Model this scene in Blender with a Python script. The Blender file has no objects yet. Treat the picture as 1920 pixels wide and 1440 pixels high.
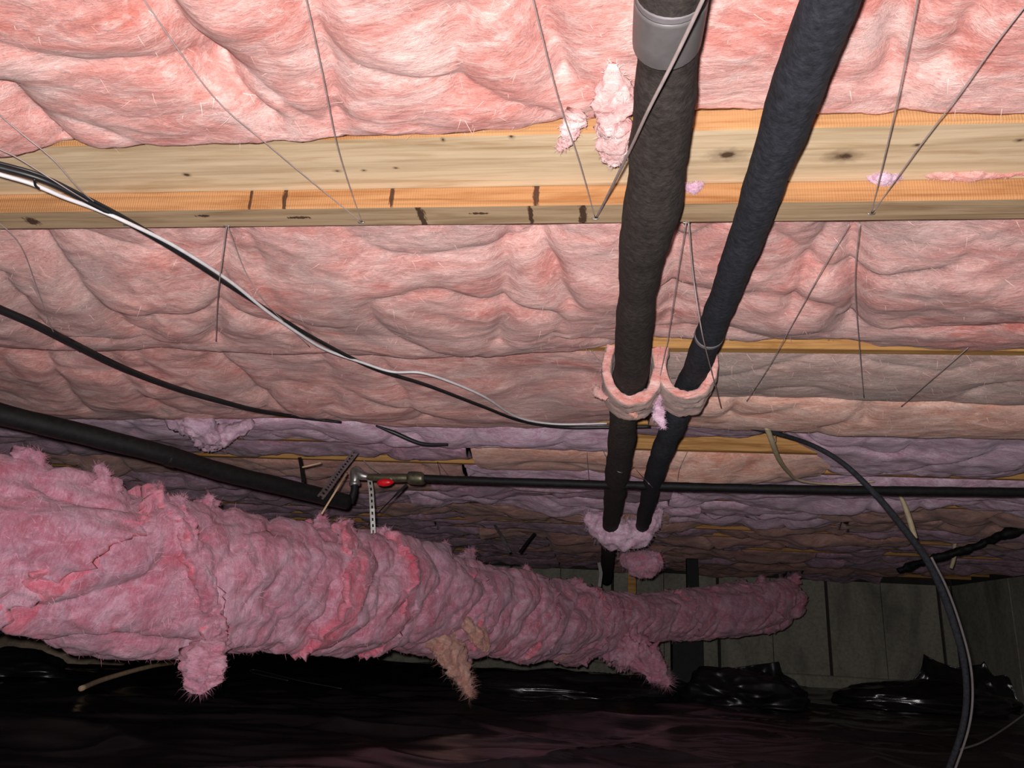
import bpy, math, random
import numpy as np
from mathutils import Vector, Matrix

# ------------------------------------------------------------------ camera, light, exposure
sc = bpy.context.scene
C = sc.collection
J = 1.163            # height of the underside of the floor joists above the ground sheet
D0 = 1.243           # far edge of the nearest beam
S = 0.8128           # two joist bays (2 x 16 inches)

cam_d = bpy.data.cameras.new('camera')
cam_d.sensor_width = 36.0
cam_d.lens = 27.0
cam_d.clip_start = 0.02
cam = bpy.data.objects.new('camera', cam_d)
C.objects.link(cam)
_r = Vector((0.99221905, 0.11270165, 0.0529122))
_u = Vector((-0.0156961, -0.30836211, 0.95113955))
_f = Vector((-0.12351111, 0.94456929, 0.30419378))
cam.matrix_world = Matrix(((_r.x, _u.x, -_f.x, 0.0), (_r.y, _u.y, -_f.y, 0.0), (_r.z, _u.z, -_f.z, 0.40), (0, 0, 0, 1)))
sc.camera = cam

world = bpy.data.worlds.new('World')
sc.world = world
world.use_nodes = True
world.node_tree.nodes['Background'].inputs[0].default_value = (0.9, 0.95, 1.0, 1)
world.node_tree.nodes['Background'].inputs[1].default_value = 0.004

# the flash of the phone, beside the lens
fl_d = bpy.data.lights.new('camera_flash', 'POINT')
fl_d.energy = 275.0
fl_d.color = (1.0, 0.96, 0.95)
fl_d.shadow_soft_size = 0.012
fl_d.use_nodes = True
nt = fl_d.node_tree
em = nt.nodes['Emission']
fo = nt.nodes.new('ShaderNodeLightFalloff')
fo.inputs['Strength'].default_value = 1.0
fo.inputs['Smooth'].default_value = 1.5
nt.links.new(fo.outputs['Quadratic'], em.inputs['Strength'])
fl = bpy.data.objects.new('camera_flash', fl_d)
fl.location = (-0.02, -0.01, 0.425)
C.objects.link(fl)

sc.view_settings.view_transform = 'Standard'
sc.view_settings.look = 'None'
sc.view_settings.gamma = 1.0
sc.view_settings.use_curve_mapping = False
sc.view_settings.exposure = 0.0

# ------------------------------------------------------------------ numeric noise
_rng = np.random.RandomState(7)
_perm = _rng.permutation(256)
_perm = np.concatenate([_perm, _perm, _perm])
_grad = _rng.normal(size=(256, 3))
_grad /= np.linalg.norm(_grad, axis=1)[:, None]

def perlin(p):
    p = np.asarray(p, float)
    i = np.floor(p).astype(int)
    f = p - i
    i &= 255
    w = f * f * f * (f * (f * 6 - 15) + 10)
    out = 0
    for dx in (0, 1):
        wx = w[..., 0] if dx else 1 - w[..., 0]
        for dy in (0, 1):
            wy = w[..., 1] if dy else 1 - w[..., 1]
            for dz in (0, 1):
                wz = w[..., 2] if dz else 1 - w[..., 2]
                h = _perm[_perm[_perm[(i[..., 0] + dx) & 255] + ((i[..., 1] + dy) & 255)] + ((i[..., 2] + dz) & 255)]
                g = _grad[h]
                d = g[..., 0] * (f[..., 0] - dx) + g[..., 1] * (f[..., 1] - dy) + g[..., 2] * (f[..., 2] - dz)
                out = out + wx * wy * wz * d
    return out * 1.5

def fbm(p, o=4, g=0.5):
    a, s, t = 1.0, 1.0, 0
    for k in range(o):
        t = t + a * perlin(np.asarray(p) * s + 17.3 * k)
        a *= g
        s *= 2.03
    return t

def ridge(p, o=3):
    a, s, t = 1.0, 1.0, 0
    for k in range(o):
        t = t + a * (1 - np.abs(perlin(np.asarray(p) * s + 9.1 * k)) * 2.0)
        a *= 0.5
        s *= 2.1
    return t / 1.75

# ------------------------------------------------------------------ mesh helpers
def link(name, verts, faces, mat, parent=None, smooth=True):
    me = bpy.data.meshes.new(name)
    me.from_pydata([tuple(map(float, v)) for v in verts], [], [tuple(map(int, f)) for f in faces])
    if smooth:
        me.polygons.foreach_set('use_smooth', [True] * len(me.polygons))
    me.materials.append(mat)
    me.update()
    # outward normals: flip when the enclosed volume comes out negative
    nf = len(me.polygons)
    pn = np.empty(nf * 3); me.polygons.foreach_get('normal', pn)
    pc = np.empty(nf * 3); me.polygons.foreach_get('center', pc)
    pa = np.empty(nf); me.polygons.foreach_get('area', pa)
    pn = pn.reshape(-1, 3); pc = pc.reshape(-1, 3)
    if name != 'floor' and float((pa * ((pc - pc.mean(0)) * pn).sum(1)).sum()) < 0:
        me.flip_normals()
    me.update()
    o = bpy.data.objects.new(name, me)
    C.objects.link(o)
    if parent is not None:
        o.parent = parent
    return o

def tag(o, label=None, cat=None, group=None, kind=None):
    if label: o['label'] = label
    if cat: o['category'] = cat
    if group: o['group'] = group
    if kind: o['kind'] = kind
    return o

def thing(name, label, cat, loc=(0, 0, 0), group=None):
    o = bpy.data.objects.new(name, None)
    o.empty_display_size = 0.05
    C.objects.link(o)
    return tag(o, label, cat, group)

def grid_faces(n, m, wrap=False, off=0):
    fs = []
    mm = m if wrap else m - 1
    for i in range(n - 1):
        for j in range(mm):
            a = off + i * m + j
            b = off + i * m + (j + 1) % m
            fs.append((a, b, b + m, a + m))
    return fs

def box_data(x0, x1, y0, y1, z0, z1, bev=0.0):
    """a box, its edges chamfered when bev > 0"""
    if bev <= 0:
        v = [(x, y, z) for x in (x0, x1) for y in (y0, y1) for z in (z0, z1)]
        f = [(0, 1, 3, 2), (4, 6, 7, 5), (0, 4, 5, 1), (2, 3, 7, 6), (0, 2, 6, 4), (1, 5, 7, 3)]
        return v, f
    v, f = [], []
    c = []
    for x in (x0, x1):
        v += [(x, y0 + bev, z0), (x, y1 - bev, z0), (x, y1, z0 + bev), (x, y1, z1 - bev),
              (x, y1 - bev, z1), (x, y0 + bev, z1), (x, y0, z1 - bev), (x, y0, z0 + bev)]
    for i in range(8):
        j = (i + 1) % 8
        f.append((i, i + 8, j + 8, j))
    f.append(tuple(range(8)))
    f.append(tuple(range(15, 7, -1)))
    return v, f

def box(name, x0, x1, y0, y1, z0, z1, mat, parent=None, bev=0.003):
    v, f = box_data(x0, x1, y0, y1, z0, z1, bev)
    return link(name, v, f, mat, parent, smooth=False)

def spline(pts, n):
    """Catmull-Rom through pts (any width), n samples"""
    P = np.asarray(pts, float)
    if len(P) == 2:
        t = np.linspace(0, 1, n)[:, None]
        return P[0] * (1 - t) + P[1] * t
    Q = np.vstack([2 * P[0] - P[1], P, 2 * P[-1] - P[-2]])
    u = np.linspace(0, len(P) - 1, n)
    k = np.minimum(u.astype(int), len(P) - 2)
    t = (u - k)[:, None]
    a, b, c, d = Q[k], Q[k + 1], Q[k + 2], Q[k + 3]
    return 0.5 * (2 * b + (c - a) * t + (2 * a - 5 * b + 4 * c - d) * t * t + (3 * b - a - 3 * c + d) * t ** 3)

def frames(P):
    T = np.gradient(P, axis=0)
    T /= np.linalg.norm(T, axis=1)[:, None] + 1e-9
    up = np.array([0.0, 0, 1]) if abs(T[0][2]) < 0.9 else np.array([1.0, 0, 0])
    N = [np.cross(up, T[0])]
    N[0] /= np.linalg.norm(N[0])
    for i in range(1, len(P)):
        v = N[-1] - T[i] * np.dot(N[-1], T[i])
        N.append(v / (np.linalg.norm(v) + 1e-9))
    N = np.array(N)
    return T, N, np.cross(T, N)

def tube_data(pts, rad, n=60, m=10, amp=0.0, freq=20.0, seed=0, oval=1.0):
    pts = np.asarray(pts, float)
    rad = np.full(len(pts), rad) if np.isscalar(rad) else np.asarray(rad, float)
    A = spline(np.hstack([pts, rad[:, None]]), n)
    P, r = A[:, :3], A[:, 3]
    T, N, B = frames(P)
    th = np.linspace(0, 2 * math.pi, m, endpoint=False)
    dirs = N[:, None] * np.cos(th)[None, :, None] + B[:, None] * (np.sin(th) * oval)[None, :, None]
    V = P[:, None] + dirs * r[:, None, None]
    if amp:
        V = V + dirs * (fbm(V * freq + seed * 3.7, 3) * amp)[..., None]
    V = V.reshape(-1, 3)
    F = grid_faces(n, m, True)
    F.append(tuple(range(m - 1, -1, -1)))
    F.append(tuple((n - 1) * m + j for j in range(m)))
    return V, F

def tube(name, pts, rad, mat, parent=None, **k):
    V, F = tube_data(pts, rad, **k)
    return link(name, V, F, mat, parent)

def merge(parts):
    V, F, o = [], [], 0
    for v, f in parts:
        V += [tuple(a) for a in v]
        F += [tuple(i + o for i in q) for q in f]
        o += len(v)
    return V, F

# ------------------------------------------------------------------ materials
def mat_new(name):
    m = bpy.data.materials.new(name)
    m.use_nodes = True
    nt = m.node_tree
    b = nt.nodes['Principled BSDF']
    return m, nt, b

def N(nt, t, **k):
    n = nt.nodes.new(t)
    for a, v in k.items():
        setattr(n, a, v)
    return n

def coords(nt, scale=(1, 1, 1), rot=(0, 0, 0)):
    tc = N(nt, 'ShaderNodeTexCoord')
    mp = N(nt, 'ShaderNodeMapping')
    mp.inputs['Scale'].default_value = scale
    mp.inputs['Rotation'].default_value = rot
    nt.links.new(tc.outputs['Object'], mp.inputs['Vector'])
    return mp.outputs['Vector']

def noise(nt, vec, scale, detail=5, rough=0.55, dist=0.0):
    n = N(nt, 'ShaderNodeTexNoise')
    n.inputs['Scale'].default_value = scale
    n.inputs['Detail'].default_value = detail
    n.inputs['Roughness'].default_value = rough
    n.inputs['Distortion'].default_value = dist
    nt.links.new(vec, n.inputs['Vector'])
    return n.outputs['Fac']

def ramp(nt, fac, stops):
    r = N(nt, 'ShaderNodeValToRGB')
    e = r.color_ramp.elements
    while len(e) < len(stops):
        e.new(0.5)
    for k, (p, c) in enumerate(stops):
        e[k].position = p
        e[k].color = (c[0], c[1], c[2], 1)
    nt.links.new(fac, r.inputs['Fac'])
    return r.outputs['Color']

def mix(nt, fac, a, b, mode='MIX'):
    m = N(nt, 'ShaderNodeMix', data_type='RGBA', blend_type=mode)
    for s, v in ((m.inputs['Factor'], fac), (m.inputs['A'], a), (m.inputs['B'], b)):
        if isinstance(v, (int, float)):
            s.default_value = v
        elif isinstance(v, tuple):
            s.default_value = (v[0], v[1], v[2], 1)
        else:
            nt.links.new(v, s)
    return m.outputs['Result']

def bump(nt, b, height, strength, dist, prev=None):
    n = N(nt, 'ShaderNodeBump')
    n.inputs['Strength'].default_value = strength
    n.inputs['Distance'].default_value = dist
    nt.links.new(height, n.inputs['Height'])
    if prev is not None:
        nt.links.new(prev, n.inputs['Normal'])
    nt.links.new(n.outputs['Normal'], b.inputs['Normal'])
    return n.outputs['Normal']

def mathn(nt, op, a, b=None, clamp=False):
    m = N(nt, 'ShaderNodeMath', operation=op, use_clamp=clamp)
    for s, v in ((m.inputs[0], a), (m.inputs[1], b)):
        if v is None:
            continue
        if isinstance(v, (int, float)):
            s.default_value = v
        else:
            nt.links.new(v, s)
    return m.outputs[0]

def srgb(r, g, b):
    f = lambda c: (c / 255 / 12.92) if c / 255 <= 0.04045 else ((c / 255 + 0.055) / 1.055) ** 2.4
    return (f(r), f(g), f(b))

def fibreglass(name, deep, mid, pale, dust, stretch=(1.0, 1.9, 1.9), rot=(0, 0, 0.15), dusty=0.35, patch=2.2, uv=False):
    m, nt, b = mat_new(name)
    v = coords(nt, stretch, rot)
    v1 = coords(nt)
    big = noise(nt, v, patch * 1.5, 7, 0.62, 2.0)
    base = ramp(nt, big, [(0.33, deep), (0.49, mid), (0.66, pale)])
    sw = noise(nt, coords(nt, (2.2, 5, 5), (0, 0, -0.3)), 2.6, 7, 0.68, 3.2)          # wisps and swirls
    base = mix(nt, ramp(nt, sw, [(0.5, (0, 0, 0)), (0.72, (0.75, 0.75, 0.75))]), base, tuple(min(1.0, c * 1.18 + 0.03) for c in pale))
    base = mix(nt, ramp(nt, sw, [(0.28, (0.6, 0.6, 0.6)), (0.46, (0, 0, 0))]), base, tuple(c * 0.72 for c in deep))
    d = noise(nt, v1, 2.1, 5, 0.62, 1.0)
    dm = ramp(nt, d, [(0.42, (0, 0, 0)), (0.68, (dusty, dusty, dusty))])
    base = mix(nt, dm, base, dust)
    vf = coords(nt, (9, 40, 40), (0.1, 0.05, 0.25))
    if uv:                                     # fibres run round the duct
        un = N(nt, 'ShaderNodeUVMap')
        um = N(nt, 'ShaderNodeMapping')
        um.inputs['Scale'].default_value = (42, 9, 1)
        um.inputs['Rotation'].default_value = (0, 0, 0.12)
        nt.links.new(un.outputs['UV'], um.inputs['Vector'])
        vf = um.outputs['Vector']
    fib = noise(nt, vf, 2.0 if uv else 2.6, 6, 0.72, 2.2)
    fm = ramp(nt, fib, [(0.28, (0.60, 0.57, 0.58)), (0.52, (1, 1, 1)), (0.76, (1.25, 1.28, 1.28))])
    base = mix(nt, 0.85, base, fm, 'MULTIPLY')
    gr = noise(nt, coords(nt, (70, 150, 150), (0, 0, 0.2)), 1.6, 4, 0.75, 1.5)
    gm = ramp(nt, gr, [(0.3, (0.72, 0.70, 0.70)), (0.5, (1, 1, 1)), (0.74, (1.18, 1.2, 1.2))])
    base = mix(nt, 0.8, base, gm, 'MULTIPLY')
    nt.links.new(base, b.inputs['Base Color'])
    b.inputs['Roughness'].default_value = 1.0
    b.inputs['Specular IOR Level'].default_value = 0.05
    b.inputs['Sheen Weight'].default_value = 0.25
    b.inputs['Sheen Roughness'].default_value = 0.6
    p = bump(nt, b, sw, 0.45, 0.02)
    p = bump(nt, b, fib, 0.45, 0.006, p)
    bump(nt, b, gr, 0.35, 0.003, p)
    return m

def wood(name, light, dark, grain=38.0, knots=(), marks=(), rough_sawn=False, kcol=(0.05, 0.025, 0.012)):
    m, nt, b = mat_new(name)
    v = coords(nt, (1.3, 16, 16))
    g = noise(nt, v, 3.0, 6, 0.6, 0.9)
    v2 = coords(nt, (0.9, 22, 60))
    g2 = noise(nt, v2, grain / 14, 5, 0.6, 0.4)
    base = ramp(nt, g, [(0.3, dark), (0.52, light), (0.75, tuple(min(1, c * 1.12) for c in light))])
    gm = ramp(nt, g2, [(0.35, (0.72, 0.68, 0.62)), (0.55, (1, 1, 1)), (0.8, (1.08, 1.06, 1.04))])
    base = mix(nt, 0.75, base, gm, 'MULTIPLY')
    tc = N(nt, 'ShaderNodeTexCoord')
    for (c, rx, ry) in knots:                       # knots: rings round a dark heart
        s = N(nt, 'ShaderNodeVectorMath', operation='SUBTRACT')
        nt.links.new(tc.outputs['Object'], s.inputs[0])
        s.inputs[1].default_value = c
        q = N(nt, 'ShaderNodeVectorMath', operation='MULTIPLY')
        nt.links.new(s.outputs[0], q.inputs[0])
        q.inputs[1].default_value = (1 / rx, 1 / ry, 1 / (4 * ry))
        ln = N(nt, 'ShaderNodeVectorMath', operation='LENGTH')
        nt.links.new(q.outputs[0], ln.inputs[0])
        wob = mathn(nt, 'ADD', ln.outputs['Value'], mathn(nt, 'MULTIPLY', mathn(nt, 'SUBTRACT', noise(nt, coords(nt, (60, 60, 60)), 1.0, 3), 0.5), 0.9))
        k1 = ramp(nt, wob, [(0.18, (0.95, 0.95, 0.95)), (0.48, (0.4, 0.4, 0.4)), (1.0, (0, 0, 0))])
        base = mix(nt, k1, base, kcol)
    for (c, rx, ry) in marks:                       # dark ink and resin smears
        s = N(nt, 'ShaderNodeVectorMath', operation='SUBTRACT')
        nt.links.new(tc.outputs['Object'], s.inputs[0])
        s.inputs[1].default_value = c
        q = N(nt, 'ShaderNodeVectorMath', operation='MULTIPLY')
        nt.links.new(s.outputs[0], q.inputs[0])
        q.inputs[1].default_value = (1 / rx, 1 / ry, 1 / ry)
        ln = N(nt, 'ShaderNodeVectorMath', operation='LENGTH')
        nt.links.new(q.outputs[0], ln.inputs[0])
        wob = mathn(nt, 'ADD', ln.outputs['Value'], mathn(nt, 'MULTIPLY', mathn(nt, 'SUBTRACT', noise(nt, coords(nt, (170, 60, 60)), 1.0, 3), 0.5), 1.6))
        k1 = ramp(nt, wob, [(0.55, (0.9, 0.9, 0.9)), (0.85, (0, 0, 0))])
        base = mix(nt, k1, base, (0.035, 0.012, 0.008))
    nt.links.new(base, b.inputs['Base Color'])
    b.inputs['Roughness'].default_value = 0.75
    b.inputs['Specular IOR Level'].default_value = 0.25
    p = bump(nt, b, g2, 0.25, 0.003)
    if rough_sawn:
        w = N(nt, 'ShaderNodeTexWave', wave_type='BANDS', bands_direction='X')
        w.inputs['Scale'].default_value = 70
        w.inputs['Distortion'].default_value = 5.0
        w.inputs['Detail'].default_value = 3
        nt.links.new(coords(nt, (1, 0.35, 0.35)), w.inputs['Vector'])
        bump(nt, b, w.outputs['Fac'], 0.22, 0.003, p)
    return m

def plain(name, col, rough=0.6, metal=0.0, spec=0.4, mottle=0.25, mscale=30.0, bmp=0.0, bdist=0.003, bscale=60.0):
    m, nt, b = mat_new(name)
    v = coords(nt)
    n = noise(nt, v, mscale, 5, 0.6, 0.3)
    c = ramp(nt, n, [(0.3, tuple(x * (1 - mottle) for x in col)), (0.7, tuple(min(1, x * (1 + mottle)) for x in col))])
    nt.links.new(c, b.inputs['Base Color'])
    b.inputs['Roughness'].default_value = rough
    b.inputs['Metallic'].default_value = metal
    b.inputs['Specular IOR Level'].default_value = spec
    if bmp:
        bump(nt, b, noise(nt, v, bscale, 4, 0.6), bmp, bdist)
    return m

def concrete(name, col):
    m, nt, b = mat_new(name)
    v = coords(nt)
    n = noise(nt, coords(nt, (1, 1, 0.35)), 3.0, 7, 0.65, 0.6)
    c = ramp(nt, n, [(0.3, tuple(x * 0.55 for x in col)), (0.5, col), (0.75, tuple(x * 1.25 for x in col))])
    n2 = noise(nt, v, 26, 6, 0.7)
    c2 = ramp(nt, n2, [(0.3, (0.6, 0.6, 0.58)), (0.55, (1, 1, 1)), (0.8, (1.15, 1.15, 1.15))])
    c = mix(nt, 0.8, c, c2, 'MULTIPLY')
    nt.links.new(c, b.inputs['Base Color'])
    b.inputs['Roughness'].default_value = 0.9
    bump(nt, b, n2, 0.3, 0.01)
    return m

def poly(name, col, rough, wscale, wbump, stretch):
    m, nt, b = mat_new(name)
    v = coords(nt, stretch)
    n = noise(nt, v, wscale, 6, 0.6, 2.0)
    b.inputs['Base Color'].default_value = (*col, 1)
    c = ramp(nt, noise(nt, coords(nt), 1.7, 5, 0.65, 0.7), [(0.35, col), (0.7, tuple(x * 2.2 + 0.004 for x in col))])
    nt.links.new(c, b.inputs['Base Color'])
    b.inputs['Roughness'].default_value = rough
    b.inputs['Specular IOR Level'].default_value = 0.5
    bump(nt, b, n, wbump, 0.03)
    return m

M = {}
M['pink'] = fibreglass('salmon_pink_fibreglass', srgb(206, 112, 98), srgb(228, 152, 142), srgb(243, 196, 188), srgb(190, 160, 156))
M['blush'] = fibreglass('blush_fibreglass', srgb(222, 150, 146), srgb(236, 186, 182), srgb(244, 214, 210), srgb(214, 186, 190))
M['pink2'] = fibreglass('dusty_pink_fibreglass', srgb(196, 112, 102), srgb(216, 150, 142), srgb(232, 184, 176), srgb(172, 150, 146), dusty=0.6)
M['peach'] = fibreglass('peach_fibreglass', srgb(208, 134, 112), srgb(226, 168, 148), srgb(236, 194, 178), srgb(184, 156, 146), dusty=0.45)
M['grey'] = fibreglass('greyish_fibreglass', srgb(178, 128, 116), srgb(196, 156, 146), srgb(212, 180, 170), srgb(160, 142, 134), dusty=0.7)
M['lilac'] = fibreglass('lilac_fibreglass', srgb(194, 140, 164), srgb(216, 174, 196), srgb(233, 204, 220), srgb(178, 154, 174), stretch=(1.6, 2.2, 2.2), dusty=0.5, patch=3.4)
M['violet'] = fibreglass('violet_grey_fibreglass', srgb(150, 100, 122), srgb(176, 132, 152), srgb(198, 164, 182), srgb(138, 118, 134), stretch=(1.6, 2.2, 2.2), dusty=0.6, patch=3.4)
M['tan'] = fibreglass('tan_fibreglass', srgb(166, 106, 96), srgb(188, 134, 122), srgb(202, 158, 146), srgb(150, 124, 116), dusty=0.5)
WR = (srgb(188, 92, 112), srgb(201, 131, 152), srgb(216, 168, 186), srgb(158, 130, 148))
M['wrap'] = fibreglass('rose_pink_fibreglass', *WR, stretch=(1.6, 1.6, 1.6), rot=(0, 0.6, 0.7), dusty=0.6, patch=2.0, uv=True)
M['wrap_rag'] = fibreglass('rose_pink_rag', *WR, stretch=(1.6, 1.6, 1.6), rot=(0, 0.6, 0.7), dusty=0.6, patch=2.0)
M['wrap_red'] = fibreglass('deep_rose_fibreglass', srgb(204, 78, 100), srgb(216, 112, 134), srgb(224, 150, 168), srgb(190, 130, 148), dusty=0.4, uv=True)
M['wrap_tan'] = fibreglass('stained_tan_fibreglass', srgb(170, 108, 98), srgb(194, 142, 128), srgb(204, 164, 152), srgb(156, 130, 122), dusty=0.4)
M['joist'] = wood('joist_wood', srgb(186, 140, 86), srgb(146, 100, 52))
M['foam'] = plain('black_foam', (0.034, 0.027, 0.024), 0.85, 0, 0.25, 0.5, 90, 0.5, 0.004, 160)
M['foam2'] = plain('blue_black_foam', (0.021, 0.022, 0.028), 0.8, 0, 0.25, 0.5, 90, 0.5, 0.004, 160)
M['tape'] = plain('grey_tape', srgb(92, 88, 88), 0.45, 0, 0.5, 0.15, 40)
M['rubber'] = plain('black_cable', (0.010, 0.010, 0.011), 0.45, 0, 0.5, 0.3, 40)
M['iron'] = plain('black_iron', (0.007, 0.0065, 0.0065), 0.62, 0.0, 0.2, 0.4, 60, 0.2)
M['galv'] = plain('galvanised_steel', srgb(150, 148, 146), 0.4, 0.85, 0.5, 0.3, 60, 0.1)
M['brass'] = plain('weathered_brass', srgb(96, 92, 74), 0.45, 0.7, 0.5, 0.35, 60, 0.1)
M['red'] = plain('red_handle', (0.55, 0.006, 0.012), 0.35, 0, 0.5, 0.15, 40)
M['white'] = plain('white_cable', srgb(196, 192, 194), 0.5, 0, 0.4, 0.1, 40)
M['greyc'] = plain('grey_cable', srgb(108, 102, 104), 0.55, 0, 0.4, 0.2, 40)
M['tancable'] = plain('tan_cable', srgb(186, 170, 138), 0.55, 0, 0.4, 0.15, 40)
M['string'] = plain('tie_wire_steel', srgb(150, 136, 134), 0.55, 0.0, 0.4, 0.2, 40)
M['concrete'] = concrete('concrete', srgb(160, 156, 142))
M['concrete_dark'] = concrete('concrete_joint', srgb(58, 56, 52))
M['rock'] = concrete('stone', srgb(150, 132, 114))
M['poly'] = poly('black_polyethylene', (0.007, 0.006, 0.0065), 0.22, 2.4, 0.14, (0.6, 1.6, 1.6))
M['bag'] = poly('glossy_black_plastic', (0.003, 0.003, 0.004), 0.34, 5.0, 0.06, (1, 1, 1))
M['lath'] = plain('pale_stick', srgb(176, 150, 120), 0.8, 0, 0.3, 0.2, 40)
M['post'] = plain('dark_painted_post', (0.012, 0.013, 0.014), 0.7, 0, 0.3, 0.3, 20)
M['osb'] = wood('subfloor', srgb(160, 120, 76), srgb(120, 84, 48))

# ------------------------------------------------------------------ the setting
WX = 3.90      # right-hand foundation wall
WY = 9.50      # far foundation wall
def make_floor():
    xs = np.linspace(-6.5, WX, 420)
    ys = np.linspace(-1.5, WY, 440)
    X, Y = np.meshgrid(xs, ys, indexing='ij')
    P = np.stack([X * 0.8, Y * 1.5, 0 * X + 3.0], -1)
    z = fbm(P * 1.1, 3) * 0.035 + (ridge(np.stack([X * 0.5 + 0.35 * Y, Y * 1.5 - 0.3 * X, 0 * X], -1), 3) - 0.6) * 0.04
    z += 0.020 * np.clip(1 - np.abs(perlin(np.stack([X * 0.7 + 0.9 * Y, Y * 2.2 - 0.8 * X, 0 * X + 8], -1))) * 5, 0, 1) ** 2
    z += 0.10 * np.exp(-(((X - 0.1) / 1.0) ** 2 + ((Y - 7.2) / 0.7) ** 2))
    z -= 0.03
    V = np.stack([X, Y, z], -1).reshape(-1, 3)
    o = link('floor', V, grid_faces(len(xs), len(ys)), M['poly'])
    tag(o, 'wrinkled black polyethylene sheet over the crawl space ground', None, None, 'structure')
make_floor()

ceil = box('ceiling', -6.5, WX, -0.5, WY, J + 0.235, J + 0.255, M['osb'], bev=0)
tag(ceil, 'wooden subfloor above the joists', kind='structure')

wb = box('wall_back', -6.5, WX + 0.2, WY + 0.02, WY + 0.2, -0.1, J + 0.235, M['concrete_dark'], bev=0)
tag(wb, 'grey concrete foundation wall at the far end with vertical form joints', kind='structure')
def panel(name, a, b, wall, axis):
    """a cast bay of the wall between two form joints, its face a little uneven"""
    n, m = 12, 14
    V = []
    for i in range(n):
        for j in range(m):
            t = a + (b - a) * i / (n - 1)
            z = -0.05 + (J + 0.02) * j / (m - 1)
            d = 0.004 * float(perlin(np.array([t * 3, z * 3, 5.0])))
            V.append((t, WY + d, z) if axis == 'x' else (WX + d, t, z))
    k = len(V)
    V += [(v[0], WY + 0.05, v[2]) if axis == 'x' else (WX + 0.05, v[1], v[2]) for v in V]
    F = grid_faces(n, m) + [tuple(i + k for i in f[::-1]) for f in grid_faces(n, m)]
    for i in range(n - 1):
        for j in (0, m - 1):
            F.append((i * m + j, (i + 1) * m + j, (i + 1) * m + j + k, i * m + j + k))
    for j in range(m - 1):
        for i in (0, n - 1):
            F.append((i * m + j, i * m + j + 1, i * m + j + 1 + k, i * m + j + k))
    return link(name, V, F, M['concrete'], wall, smooth=False)
x = 2.535
edges = [x - 1.22 * k for k in range(7, 0, -1)] + [x, x + 1.22]
for k in range(len(edges) - 1):
    mid = edges[k] + 0.60
    panel('concrete_panel', edges[k] + 0.018, mid - 0.004, wb, 'x')
    panel('concrete_panel', mid + 0.004, edges[k + 1] - 0.018, wb, 'x')
panel('concrete_panel', edges[-1] + 0.018, WX - 0.01, wb, 'x')
wr = box('wall_right', WX + 0.02, WX + 0.2, 1.0, WY + 0.02, -0.1, J + 0.235, M['concrete_dark'], bev=0)
tag(wr, 'dark concrete side wall meeting the far wall at right', kind='structure')
ey = [1.0, 2.2, 3.4, 4.6, 5.8, 7.0, 8.2, 9.49]
for k in range(len(ey) - 1):
    panel('concrete_panel', ey[k] + 0.008, ey[k + 1] - 0.008, wr, 'y')
ft = box('trim_1', -6.5, WX, WY - 0.12, WY + 0.02, -0.1, 0.10, M['concrete'], bev=0.012)
tag(ft, 'low concrete footing ledge along the far wall', kind='structure')

# ------------------------------------------------------------------ joists
ORD = ['first', 'second', 'third', 'fourth', 'fifth', 'sixth', 'seventh', 'eighth', 'ninth', 'tenth', 'eleventh', 'twelfth',
       'thirteenth', 'fourteenth', 'fifteenth', 'sixteenth', 'seventeenth', 'eighteenth', 'nineteenth', 'twentieth', 'twenty-first']
KS = [1.0, 2.0] + [2.5 + 0.5 * i for i in range(15)]
for i, k in enumerate(KS):
    y1 = D0 + k * S
    o = box('floor_joist', -6.4 if k > 1.5 else -3.6, WX - 0.02, y1 - 0.038, y1, J, J + 0.234, M['joist'])
    tag(o, 'orange-brown wooden floor joist, %s beyond the wide knotty beam' % ORD[i], 'joist', 'bare floor joists between the batts')

kb = [((-0.773, 1.147, 1.163), .012, .008), ((-0.486, 1.144, 1.163), .012, .008), ((-0.436, 1.144, 1.163), .009, .006), ((-0.377, 1.138, 1.163), .008, .005),
      ((0.188, 1.119, 1.163), .040, .022), ((0.375, 1.130, 1.163), .036, .024), ((0.480, 1.103, 1.163), .010, .007), ((0.628, 1.097, 1.163), .012, .008),
      ((-0.276, 1.060, 1.163), .006, .010), ((-0.162, 1.055, 1.163), .008, .012), ((0.582, 1.217, 1.163), .010, .006)]
M['board'] = wood('pale_knotty_pine', srgb(208, 184, 152), srgb(186, 156, 120), knots=kb, grain=30)
M['edge'] = wood('orange_sawn_edge', srgb(184, 138, 94), srgb(162, 110, 66), rough_sawn=True)
mk = [((-0.603, 1.200, 1.143), .006, .05), ((-0.398, 1.200, 1.148), .006, .05), ((-0.133, 1.200, 1.151), .008, .05), ((-0.671, 1.200, 1.147), .004, .05)]
M['batten_face'] = wood('orange_sawn_batten', srgb(176, 128, 86), srgb(152, 100, 58), marks=mk, rough_sawn=True)
mg = [((-0.348, 1.232, 1.122), .010, .06), ((-0.144, 1.235, 1.122), .006, .06), ((-0.049, 1.234, 1.122), .010, .06), ((-1.141, 1.236, 1.122), .02, .02),
      ((-0.586, 1.233, 1.122), .03, .006), ((-0.774, 1.223, 1.122), .02, .006), ((-0.237, 1.226, 1.122), .025, .005)]
M['batten_under'] = wood('grey_batten_underside', srgb(172, 146, 116), srgb(140, 112, 84), marks=mg)  # underside of the batten, a greyer tone than its orange front face
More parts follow.
